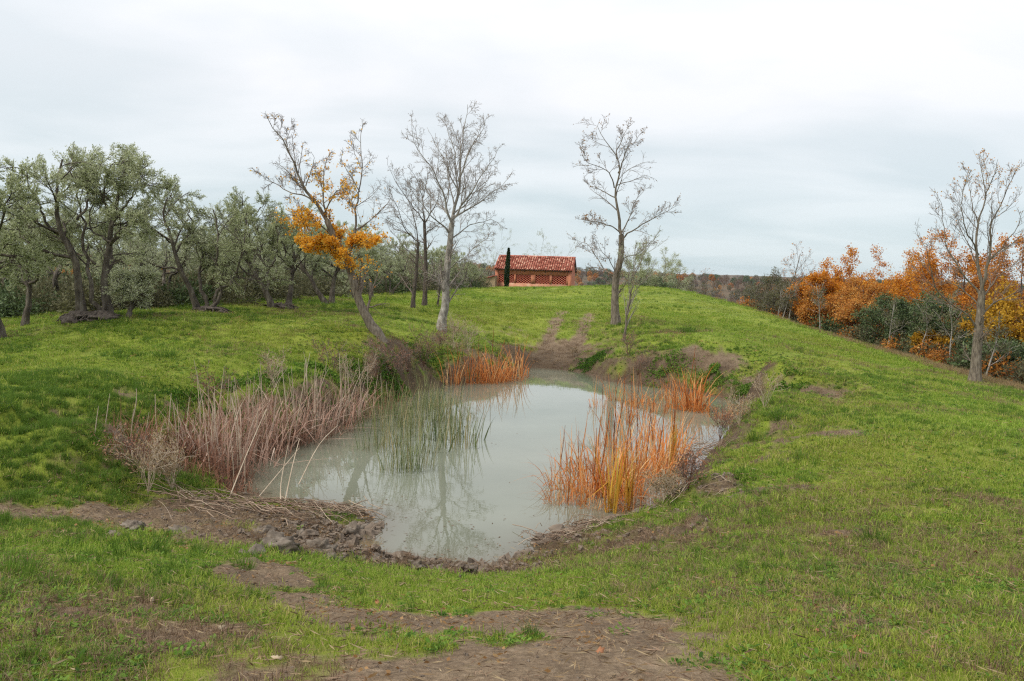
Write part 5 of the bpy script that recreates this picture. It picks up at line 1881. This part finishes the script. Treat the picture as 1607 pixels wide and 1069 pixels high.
# ------------------------------------------------------------------ reeds
def blades(rng, n, h, rad, lean, curl, width, P=7, broken=.2, tint=(.5, .2)):
    a = rng.uniform(0, 2 * math.pi, n)
    r = rad * np.sqrt(rng.random(n))
    pos = np.c_[r * np.cos(a), r * np.sin(a), np.full(n, -.12)]
    b = a + rng.normal(0, 1.0, n)
    out = np.c_[np.cos(b), np.sin(b), np.zeros(n)]
    d = np.c_[out[:, :2] * (lean * np.abs(rng.normal(0, 1, n)))[:, None], np.ones(n)]
    d /= np.linalg.norm(d, axis=1, keepdims=True)
    ln = rng.uniform(*h, n)
    brk = rng.random(n) < broken
    bk = rng.integers(2, P - 1, n)
    cv = curl * np.abs(rng.normal(0, 1, n))
    pts = np.empty((n, P, 3))
    pts[:, 0] = pos
    for k in range(1, P):
        d = d + out * (cv * (k / P) ** 2)[:, None] + rng.normal(0, .03, (n, 3))
        d[:, 2] -= cv * (k / P) ** 2 * .6
        fold = brk & (bk == k)
        d[fold] = out[fold] * rng.uniform(.5, 1.0, (fold.sum(), 1)) + np.array([[0, 0, 1.0]]) * rng.uniform(-.9, .2, (fold.sum(), 1))
        d /= np.linalg.norm(d, axis=1, keepdims=True)
        pts[:, k] = pts[:, k - 1] + d * (ln / (P - 1))[:, None]
    pts[:, :, 2] = np.maximum(pts[:, :, 2], -.15)
    c = rng.uniform(0, 2 * math.pi, n)
    side = np.c_[np.cos(c), np.sin(c), np.zeros(n)]
    w = (width * rng.uniform(.6, 1.3, n))[:, None] * np.r_[np.linspace(.8, 1, P // 2), np.linspace(1, .12, P - P // 2)][None]
    V = np.stack([pts - side[:, None] * w[..., None] * .5, pts + side[:, None] * w[..., None] * .5], 2)
    idx = np.arange(n * P * 2).reshape(n, P, 2)
    Q = np.stack([idx[:, :-1, 0], idx[:, :-1, 1], idx[:, 1:, 1], idx[:, 1:, 0]], -1).reshape(-1, 4)
    t = np.clip(rng.normal(tint[0], tint[1], n), 0, 1)
    return V.reshape(-1, 3), Q, np.repeat(t, P * 2)


def reed_model(name, cat, seed, n, h, rad, lean, curl, width, mat, stalks=3, broken=.2, stalkmat=None, base_n=0, base_mat=None, tint=(.56, .26)):
    rng = np.random.default_rng(seed)
    root = thing(name, 'x', cat)
    V, Q, t = blades(rng, n, h, rad, lean, curl, width, broken=broken, tint=tint)
    obj('leaves', mk_mesh('leaves', V, Q, tint=t), mat, root, 'stuff')
    if base_n:
        V, Q, t = blades(rng, base_n, (h[0] * .3, h[0] * .8), rad * 1.15, lean * 2.4, curl * 1.5, width * .9, broken=.5, P=6)
        obj('withered_skirt', mk_mesh('withered_skirt', V, Q, tint=t), base_mat or mat, root, 'stuff')
    for k in range(stalks):
        a = rng.uniform(0, 6.28)
        r = rad * rng.uniform(.2, .9)
        p0 = np.array([r * math.cos(a), r * math.sin(a), -.12])
        hh = h[1] * rng.uniform(.85, 1.12)
        tp = p0 + np.array([rng.normal(0, .10), rng.normal(0, .10), 1]) * hh
        Pn = smooth_line([p0, (p0 + tp) / 2 + rng.normal(0, .02, 3), tp], 5)
        V, Q = tubes(Pn[None], np.array([[.012, .011, .010, .008, .004]]), 5)
        obj('stalk', mk_mesh('stalk', V, Q, smooth=True), stalkmat or mat, root)
    return root


def place(model, px, py, scale, label, group, first, rz=None, water=False):
    p = hit(px, py)
    if water:
        p = on_level(px, py, 0.0)
    rz = random.uniform(0, 6.28) if rz is None else rz
    if model.name not in first:
        first.add(model.name)
        model.location = tuple(p)
        model.rotation_euler.z = rz
        model.scale = (scale,) * 3
        model['label'] = label
        model['group'] = group
        return model
    return copy_tree(model, p, rz, scale, label, group)




def ranked(items, noun, rows):
    """a label for each clump from its row (front to back) and its rank from the left"""
    order = sorted(range(len(items)), key=lambda k: -items[k][2])
    n = math.ceil(len(items) / len(rows))
    out = [None] * len(items)
    for r in range(len(rows)):
        ids = sorted(order[r * n:(r + 1) * n], key=lambda k: items[k][1])
        for q, k in enumerate(ids):
            where = 'leftmost' if q == 0 else 'rightmost' if q == len(ids) - 1 else ORD[q] + ' from the left'
            out[k] = '%s, %s in the %s row' % (noun, where, rows[r])
    return out


def build_reeds():
    first = set()
    dryA = reed_model('dry_reed_clump', 'reeds', 1, 100, (.5, 1.8), .48, .24, .34, .020, M_REED_DRY, 2, .38, M_STALK, 160, M_REED_BROWN)
    dryB = reed_model('dry_reed_clump', 'reeds', 2, 78, (.5, 1.7), .55, .32, .42, .021, M_REED_DRY, 2, .50, M_STALK, 160, M_REED_BROWN, tint=(.6, .2))
    dryC = reed_model('brown_reed_clump', 'reeds', 3, 80, (.3, 1.15), .6, .4, .4, .018, M_REED_BROWN, 1, .5, M_STALK, 90, M_REED_BROWN)
    g = 'dry pinkish reed clumps along the left shore'
    lab = 'dry pinkish-brown reed clump standing in the thicket on the left shore'
    items = [(dryA, 352, 742, 1.0), (dryB, 385, 735, 1.05), (dryA, 370, 712, 1.0), (dryA, 330, 728, .92), (dryB, 415, 712, 1.05), (dryA, 445, 697, 1.1),
                                        (dryB, 470, 690, 1.1), (dryA, 495, 682, 1.12), (dryB, 520, 672, 1.1), (dryA, 540, 662, 1.0), (dryB, 560, 655, .95), (dryB, 305, 712, .85), (dryA, 400, 690, 1.05), (dryB, 435, 680, 1.1), (dryA, 470, 668, 1.1), (dryB, 505, 655, 1.05),
                                        (dryC, 278, 708, 1.0), (dryC, 262, 720, .9), (dryC, 236, 704, .9), (dryC, 300, 735, .9), (dryC, 205, 692, .9), (dryC, 190, 705, .8), (dryC, 222, 722, .9), (dryC, 246, 690, 1.0), (dryC, 300, 690, 1.05), (dryC, 330, 695, 1.05), (dryB, 352, 690, 1.0), (dryC, 285, 745, .85), (dryC, 385, 665, 1.0), (dryC, 330, 760, .8), (dryC, 356, 770, .8), (dryC, 590, 645, 1.0), (dryC, 575, 632, 1.0), (dryC, 612, 634, 1.0), (dryC, 540, 640, 1.1)]
    la = iter(ranked([i for i in items if i[0] is not dryC], 'dry pinkish reed clump of the left thicket', ['front', 'middle', 'back']))
    lc = iter(ranked([i for i in items if i[0] is dryC], 'low brown reed clump by the left thicket', ['front', 'back']))
    for m, px, py, s in items:
        lb = next(lc if m is dryC else la)
        place(m, px, py, s, lb, g if m is not dryC else 'low brown reed clumps by the left thicket', first, water=True if (px, py) and py < 700 and px > 440 else False)
    grA = reed_model('green_rush_clump', 'rushes', 5, 54, (.45, 1.35), .40, .09, .10, .014, M_REED_GREEN, 0, .15)
    grB = reed_model('green_rush_clump', 'rushes', 6, 36, (.4, 1.2), .45, .13, .14, .014, M_REED_GREEN, 0, .22)
    g = 'green rush clumps standing in the pond'
    lab = 'thin green rush clump standing in the left part of the pond'
    items = [(grA, 612, 700, 1.0), (grB, 632, 716, 1.0), (grA, 655, 688, 1.05), (grB, 676, 706, 1.05), (grA, 700, 690, 1.05), (grA, 722, 700, 1.15), (grB, 735, 688, 1.0), (grA, 640, 668, 1.1), (grB, 668, 664, 1.1), (grA, 690, 660, 1.1),
                         (grB, 610, 672, 1.1), (grA, 622, 652, 1.2), (grB, 650, 645, 1.2), (grB, 600, 660, 1.1), (grA, 676, 640, 1.2), (grB, 700, 640, 1.1), (grB, 585, 675, 1.0), (grA, 640, 738, .85), (grB, 620, 742, .8), (grB, 590, 705, .9), (grB, 715, 660, 1.1), (grB, 658, 735, .8)]
    for (m, px, py, s), lab in zip(items, ranked(items, 'green rush clump in the pond', ['front', 'second', 'third', 'back'])):
        place(m, px, py, s, lab, g, first, water=True)
    orA = reed_model('orange_reed_clump', 'reeds', 8, 105, (.4, 1.65), .40, .30, .36, .021, M_REED_RUST, 1, .32, M_REED_RUST, 110, M_REED_RUST)
    orB = reed_model('orange_reed_clump', 'reeds', 9, 70, (.3, 1.4), .48, .48, .5, .020, M_REED_RUST, 1, .40, M_REED_RUST, 110, M_REED_RUST)
    orC = reed_model('orange_reed_clump', 'reeds', 10, 24, (.4, 1.4), .36, .2, .22, .018, M_REED_RUST, 1, .25, M_REED_RUST, 26, M_REED_BROWN)
    g = 'orange reed clumps at the right shore'
    lab = 'rusty orange reed clump standing in the water along the right shore'
    items = [(orA, 940, 776, 1.0), (orA, 975, 780, .95), (orB, 915, 770, .9), (orB, 955, 762, 1.0), (orA, 1000, 755, .95), (orA, 1030, 745, .9), (orC, 925, 742, 1.1), (orC, 950, 728, 1.15), (orB, 1010, 735, .95), (orA, 1052, 730, 1.05), (orC, 1055, 712, 1.1),
                         (orB, 985, 800, .6), (orB, 935, 795, .6), (orC, 900, 790, .7), (orB, 888, 765, .8), (orB, 878, 788, .55), (orC, 884, 735, .8), (orC, 960, 700, 1.1), (orC, 1000, 710, 1.1), (orC, 1025, 690, 1.0)]
    for (m, px, py, s), lab in zip(items, ranked(items, 'orange reed clump of the near right stand', ['front', 'middle', 'back'])):
        place(m, px, py, s, lab, g, first, water=True)
    g = 'orange reed clumps in the far right inlet'
    lab = 'small rusty orange reed clump in the inlet below the cut right bank'
    items = [(orA, 1078, 642, 1.25), (orA, 1092, 645, 1.1), (orC, 1058, 640, .9), (orC, 1035, 648, 1.0), (orC, 1000, 655, 1.1), (orC, 985, 640, 1.1), (orC, 960, 628, .9), (orC, 975, 665, 1.0), (orB, 1010, 635, .8), (orC, 1045, 628, .7), (orB, 1130, 655, .7), (orB, 1160, 650, .6), (orB, 1188, 640, .6), (orC, 940, 640, .9)]
    for (m, px, py, s), lab in zip(items, ranked(items, 'orange reed clump of the far right inlet', ['front', 'middle', 'back'])):
        place(m, px, py, s, lab, g, first, water=True)
    g = 'orange reed clumps at the far shore'
    for m, px, py, s, lab in [(orA, 748, 600, 1.1, 'bright orange reed clump at the far shore, middle of its stand'), (orA, 768, 600, 1.3, 'tallest bright orange reed clump at the far shore'), (orA, 788, 598, 1.0, 'bright orange reed clump at the right of the far stand'),
                              (orC, 730, 603, 1.4, 'thin orange-green reed clump left in the far stand'), (orC, 818, 592, 1.5, 'thin pinkish reed clump at the right end of the far shore stand'), (orC, 712, 604, 1.3, 'sparse orange reed clump at the left end of the far stand'), (orC, 804, 596, 1.3, 'sparse reed clump between the bright stand and its pinkish right end')]:
        place(m, px, py, s, lab, g, first, water=True)
    yA = reed_model('yellow_reed_clump', 'reeds', 12, 22, (.8, 1.5), .11, .05, .05, .026, M_REED_YELLOW, 1, .02)
    place(yA, 958, 804, 1.0, 'upright yellow reed tuft at the front of the orange stand, left one', 'yellow reed tufts', first, water=True)
    place(yA, 986, 800, .8, 'shorter upright yellow reed tuft at the front of the orange stand, right one', 'yellow reed tufts', first, water=True)
    place(yA, 1056, 728, .95, 'upright yellow-orange reed tuft further back in the orange stand', 'yellow reed tufts', first, water=True)
    # single pale dead canes leaning out of the thicket
    canes = [((356, 810), (418, 660), 13.2, 14.2, 'longest pale cane leaning right in front of the thicket'),
             ((252, 738), (325, 785), 13.6, 12.4, 'pale cane lying down the left bank'),
             ((442, 805), (452, 700), 13.0, 13.6, 'pale cane standing at the water edge beside the reed litter'),
             ((445, 800), (470, 690), 13.2, 14.4, 'pale cane leaning right at the water edge by the reed litter'),
             ((398, 775), (470, 690), 14.0, 15.5, 'pale cane leaning far right across the thicket front'),
             ((465, 760), (530, 660), 15.0, 17.0, 'thin cane leaning right over open water'),
             ((400, 660), (408, 578), 18.0, 18.0, 'tallest upright pale cane rising above the thicket'),
             ((338, 745), (336, 630), 15.2, 15.4, 'upright pale cane in the left part of the thicket'),
             ((316, 715), (322, 625), 16.2, 16.2, 'upright cane left of the thicket centre'),
             ((206, 690), (214, 630), 15.4, 15.4, 'short pale cane standing alone at the left of the bank'),
             ((380, 730), (362, 600), 15.8, 16.4, 'pale cane leaning left from the thicket centre'),
             ((310, 640), (275, 700), 16.0, 14.6, 'bent thin cane at the left end of the thicket')]
    for a, b_, Ya, Yb, lb in canes:
        pa, pb = at(a[0], a[1], Ya), at(b_[0], b_[1], Yb)
        lo = pa if pa[2] < pb[2] else pb
        gz = float(G(lo[0], lo[1]))
        dz = max(gz, -.05) - lo[2] - .03
        pa, pb = pa + [0, 0, dz], pb + [0, 0, dz]
        mid = (pa + pb) / 2 + np.random.default_rng(int(a[0])).normal(0, .07, 3)
        L = smooth_line([pa, mid, pb], 8) - pa
        V, Q = tubes(L[None], np.linspace(.012, .006, 8)[None], 6)
        o = obj('dead_cane', mk_mesh('dead_cane', V, Q, smooth=True), M_STALK, loc=pa)
        tag(o, lb, 'cane', 'pale dead canes by the left shore')


build_reeds()


# ------------------------------------------------------------------ litter, stones, brush, tufts, fallen leaves
def build_litter():
    rng = np.random.default_rng(17)
    # flattened reed stems at the left shore and right shore
    for nm, lab, spots, n, mat, ln in (
            ('reed_litter', 'matted brown reed stems lying flat on the mud at the left shore', [(470, 800, .8, .3), (530, 808, .45, .16), (400, 797, .8, .4), (340, 795, .8, .5), (430, 800, .9, .4), (300, 790, .6, .5)], 190, M_LITTER, (.4, 1.3)),
            ('reed_litter', 'fallen rusty reed stems on the mud at the near right shore', [(930, 830, .5, .25), (1020, 800, .5, .4), (880, 850, .5, .2), (1080, 760, .5, .5), (1110, 710, .5, .7)], 240, M_LITTER, (.25, .8))):
        P = np.zeros((n, 4, 3))
        for k in range(n):
            px, py, rx, ry = spots[rng.integers(len(spots))]
            c = hit(px, py)
            c = c + [rng.normal(0, rx * .6), rng.normal(0, ry * .8), 0]
            a = rng.uniform(-1.2, 1.3)
            l = rng.uniform(*ln) * rng.uniform(.5, 1)
            for j in range(4):
                q = c[:2] + np.array([math.cos(a), math.sin(a)]) * l * (j / 3 - .5)
                P[k, j] = (q[0], q[1], max(float(G0(q[0], q[1])), .0) + .03 + rng.uniform(0, .10) + .02 * math.sin(j))
        V, Q = tubes(P, np.tile(rng.uniform(.0025, .008, (n, 1)), (1, 4)), 4)
        me = mk_mesh(nm, V, Q, tint=np.repeat(np.clip(rng.normal(.55, .25, n), 0, 1), 16))
        o = obj(nm, me, mat, kind='stuff')
        o['label'] = lab
    # leaves and specks drifting on the pond
    n = 700
    c = np.array([[-6.5, 13.5], [-3, 15], [2.0, 15.5], [3.2, 14], [-2, 12.5], [4.5, 20], [-1.5, 20], [0, 11.8]])
    q = c[rng.integers(0, len(c), n)] + rng.normal(0, 1.1, (n, 2))
    q = q[(bil(SDR, q[:, 0], q[:, 1]) < -.05) & (fbm(q[:, 0] * 1.5, q[:, 1] * 1.5, 151, 3) > .45)]
    d = np.c_[rng.normal(size=(len(q), 2)), np.zeros(len(q))]
    V, Q = leaf_quads(rng, np.c_[q, np.full(len(q), .006)], d, .06, .03, .02)
    V = V.reshape(-1, 4, 3)
    V[:, :, 2] = .006
    sg = np.cross(V[:, 1] - V[:, 0], V[:, 2] - V[:, 0])[:, 2] < 0
    V[sg] = V[sg][:, ::-1]
    o = obj('floating_leaves', mk_mesh('floating_leaves', V.reshape(-1, 3), Q, tint=np.repeat(rng.random(len(q)), 4)), M_BROWNGRASS, kind='stuff')
    # stones and big clods of grey mud
    for k, (px, py, r, fl, lb) in enumerate([
            (428, 856, .30, .55, 'largest grey mud-caked stone at the left shore'), (556, 838, .26, .7, 'dark wet stone at the tip of the left mud spit'),
            (207, 825, .14, .5, 'pale flat stone in the mud at the far left'), (283, 835, .13, .6, 'small pale stone left of the reed litter'),
            (395, 872, .16, .6, 'rough lump of grey mud left below the largest stone'), (500, 862, .20, .6, 'dark rough lump of mud right of the largest stone'),
            (470, 842, .16, .5, 'lump of brown mud above right of the largest stone'), (520, 880, .15, .6, 'lump of mud just above the grass strip'),
            (412, 835, .15, .6, 'brown clod just below the reed litter'), (590, 880, .13, .6, 'grey clod on the shore at the water corner'),
            (650, 888, .12, .7, 'dark clod at the near water edge, left one'), (735, 893, .13, .7, 'dark clod at the near water edge, right one'),
            (690, 893, .11, .7, 'small dark clod at the near water edge between two others'), (180, 842, .12, .5, 'small brown clod under the pale flat stone'),
            (745, 945, .06, .5, 'small light grey stone in the grass before the near shore')]):
        p = hit(px, py)
        r *= 1.0
        p = p - [0, 0, r * fl * .25]
        me = rock_mesh('stone', np.random.default_rng(400 + k), r, fl, 4, .75)
        o = obj('stone', me, M_STONE, loc=p)
        o.rotation_euler.z = k * 1.3
        for pg in me.polygons:
            pg.use_smooth = True
        tag(o, lb, 'stone', 'stones and lumps on the muddy shore')
    # green tufts that stand out
    first = None
    for k, (px, py, s, lb) in enumerate([
            (228, 868, .9, 'bright green tall grass tuft left of the mud'), (20, 905, 1.0, 'blue-green tuft at the left edge'),
            (1372, 850, .75, 'feathery green tuft on the right slope beside a bare patch'), (1225, 655, 1.5, 'round green tuft on the lip of the right bank'),
            (262, 560, 1.6, 'dark green tuft on the upper left lawn'), (1190, 690, 1.2, 'fresh green tuft below the bare mound on the right'),
            (1080, 522, 2.0, 'single dark tuft in the far right meadow'), (1580, 643, 1.2, 'small tuft at the right edge of the meadow'),
            (380, 890, .6, 'small tuft at the corner of the bare path'), (1260, 720, 1.0, 'feathery tuft on the right bank above the weeds')]):
        rng2 = np.random.default_rng(500 + k)
        p = hit(px, py)
        V, Q, t = blades(rng2, 190, (.16, .40), .16, .45, .35, .009, P=5, broken=.02)
        o = obj('grass_tuft', mk_mesh('grass_tuft', V, Q, tint=t), M_GRASS_LUSH, loc=p)
        o.scale = (s,) * 3
        tag(o, lb, 'grass tuft', 'single grass tufts')
    # dead brush on the banks
    for k, (px, py, h, lb, pale) in enumerate([
            (232, 775, .95, 'greyish dry seed-head brush at the foot of the left bank', 1), (210, 745, .8, 'dry brush halfway down the left bank', 0), (270, 770, .7, 'low tangled dry brush beside the reed litter', 1),
            (712, 548, 1.5, 'pinkish dry brush below the white-barked tree', 1), (690, 552, 1.1, 'dry brush on the bank left below the white-barked tree', 0), (735, 552, 1.2, 'dry brush right below the white-barked tree', 1),
            (640, 585, 1.2, 'brown brush on the bank under the leaning oak roots', 0), (592, 598, 1.3, 'reddish dry brush below the leaning oak', 0), (560, 615, 1.1, 'dry brush on the bank behind the reed thicket', 1), (665, 575, 1.0, 'brown brush on the bank between the leaning oak and white-barked tree', 0),
            (1130, 690, .8, 'dry brush leaning over the right inlet', 0), (1160, 668, .8, 'dry brush at the end of the right inlet', 1), (1080, 770, .6, 'low grey brush behind the orange reeds', 0), (1040, 790, .5, 'grey brush at the foot of the right slope', 1),
            (1000, 590, 1.2, 'brown brush on the cut bank left of the ivy patch', 0), (985, 560, 1.0, 'dry brush at the foot of the slim sapling', 0), (1200, 640, .9, 'reddish brush on the slope above the right inlet', 1), (900, 560, .5, 'low dry tuft on the far shore mud', 1), (340, 640, .9, 'brown brush behind the left part of the thicket', 0), (430, 610, .9, 'brown brush behind the tall part of the thicket', 1), (520, 590, 1.0, 'brown brush behind the right part of the thicket', 0), (620, 600, 1.2, 'tall brown brush at the water under the leaning oak', 0), (670, 560, 1.2, 'thick brown brush just left of the white-barked tree', 0)]):
        rg = np.random.default_rng(600 + k)
        b = hit(px, py)
        L = []
        for j in range(7):
            a = rg.uniform(0, 6.28)
            o = np.array([math.cos(a), math.sin(a), 0]) * rg.uniform(.15, .6) * h
            L.append((np.array([b, b + o * .5 + [0, 0, h * .5], b + o + [0, 0, h * rg.uniform(.7, 1)]]), .008, .003))
        make_tree('dry_brush', lb, 'brush', L, [dict(K=7, t0=.2, ang=(20, 60), ratio=(.3, .6), P2=4, up=.05, wob=.2, rtip=.003), dict(K=4, t0=.2, ang=(20, 60), ratio=(.4, .7), P2=4, wob=.2, rtip=.0025)],
                  M_STALK if pale else M_REED_BROWN, M_STALK if pale else M_TWIG, dict(n=500, ln=.05, wd=.022, jit=.03), M_STRAW if pale else M_REED_BROWN, 'dry brush on the pond banks', 600 + k, sides=4)
    # ivy / bramble patches on the cut banks
    for k, (px, py, r, lb) in enumerate([(1045, 580, .9, 'dark green bramble patch on the cut right bank'), (1120, 590, .6, 'small bramble patch right on the cut right bank'), (930, 570, .8, 'green bramble patch at the right end of the far shore'),
                                         (620, 610, .8, 'dark bramble under the leaning oak'), (1160, 620, .7, 'bramble patch at the end of the right inlet'), (560, 590, .7, 'bramble on the left bank behind the thicket'), (300, 640, .8, 'bramble on the left bank behind the left end of the reeds'), (370, 618, .8, 'bramble on the left bank behind the middle of the reeds'), (440, 598, .8, 'bramble on the left bank behind the tall part of the reeds'), (505, 585, .8, 'bramble on the left bank behind the right end of the reeds'), (655, 555, .8, 'bramble between the leaning oak and the white-barked tree'), (612, 580, .7, 'bramble right under the leaning trunk'), (1230, 610, .6, 'bramble on the lip of the cut right bank, right end')]):
        rg = np.random.default_rng(700 + k)
        b = hit(px, py)
        n = 1500
        q = rg.normal(0, r * .6, (n * 2, 2))
        q = q[fbm((q[:, 0] + b[0]) * 2.6, (q[:, 1] + b[1]) * 2.6, 133, 3) > .48]
        n = len(q)
        z = G0(b[0] + q[:, 0], b[1] + q[:, 1]) - b[2] + rg.uniform(0, .24 * r, n) * np.exp(-(q ** 2).sum(1) / r ** 2)
        V, Q = leaf_quads(rg, np.c_[q, z], np.tile([[0, -.3, .6]], (n, 1)), .075, .055, .8)
        o = obj('bramble', mk_mesh('bramble', V, Q, tint=np.repeat(rg.random(n), 4)), M_WEED, loc=b)
        tag(o, lb, 'bramble', 'bramble patches on the banks')
    # fallen leaves
    leafm = mat_noise('fallen_leaf', [(.22, .09, .04), (.34, .16, .08)], 20, .7, .2, .003)
    palem = mat_noise('pale_fallen_leaf', [(.30, .23, .14), (.42, .34, .24)], 20, .7, .2, .003)
    for k, (px, py, pale, lb) in enumerate([
            (390, 890, 0, 'curled brown leaf at the corner of the bare path'), (238, 948, 1, 'small pale leaf on the left bare patch'), (436, 1042, 1, 'pale heart-shaped leaf near the bottom left'), (345, 992, 1, 'cream leaf beside the small bare hollow'),
            (592, 953, 0, 'brown leaf on the near grass strip'), (1210, 918, 0, 'orange-brown leaf on the right slope'), (1282, 998, 0, 'brown leaf on the right foreground grass'), (1345, 1008, 0, 'rust leaf low on the right foreground'),
            (1486, 797, 0, 'reddish leaf on the right meadow'), (1302, 858, 0, 'orange-brown leaf on the bare patch of the right slope'), (1370, 918, 0, 'brown leaf right of the sloping bare patch'), (1350, 1032, 0, 'dark rust leaf nearest the bottom right'),
            (940, 1032, 0, 'red-brown leaf on the bare foreground earth'), (293, 866, 0, 'orange leaf in the mud above the grass'), (1202, 1022, 1, 'pale round leaf at the edge of the bare earth'), (1530, 872, 0, 'reddish leaf at the far right slope')]):
        rg = np.random.default_rng(800 + k)
        p = hit(px, py)
        s = rg.uniform(.011, .017) * (1 + .06 * p[1])
        n = 12
        an = np.linspace(0, 2 * math.pi, n, endpoint=False)
        rad_ = s * (1 + .22 * np.cos(an * 5) + .25 * np.cos(an))
        top = np.c_[rad_ * np.cos(an) * 1.25, rad_ * np.sin(an) * .85, .005 * np.cos(an * 2) + .012 + .006 * rg.normal(size=n)]
        V = np.vstack([top, top - [0, 0, .002], [[0, 0, .012]], [[0, 0, .010]]])
        T = []
        for i in range(n):
            j = (i + 1) % n
            T += [(2 * n, i, j), (2 * n + 1, n + j, n + i), (i, n + i, j), (j, n + i, n + j)]
        o = obj('fallen_leaf', mk_mesh('fallen_leaf', V, T=T), palem if pale else leafm, loc=p + [0, 0, .025])
        o.rotation_euler = (rg.normal(0, .3), rg.normal(0, .3), rg.uniform(0, 6.28))
        tag(o, lb, 'leaf', 'fallen leaves on the grass')


build_litter()


# ------------------------------------------------------------------ air
def build_haze():
    q = MB()
    q.box(-4000, 4000, -4000, 4000, -60, 72)
    m = bpy.data.materials.new('haze')
    m.use_nodes = True
    nt = m.node_tree
    nt.nodes.clear()
    out = nt.nodes.new('ShaderNodeOutputMaterial')
    pv = nt.nodes.new('ShaderNodeVolumePrincipled')
    pv.inputs['Color'].default_value = (.66, .80, .96, 1)
    pv.inputs['Density'].default_value = .00005
    nt.links.new(pv.outputs[0], out.inputs['Volume'])
    obj('haze', q.mesh('haze'), m, kind='stuff')


HAZE = True
if HAZE:
    build_haze()
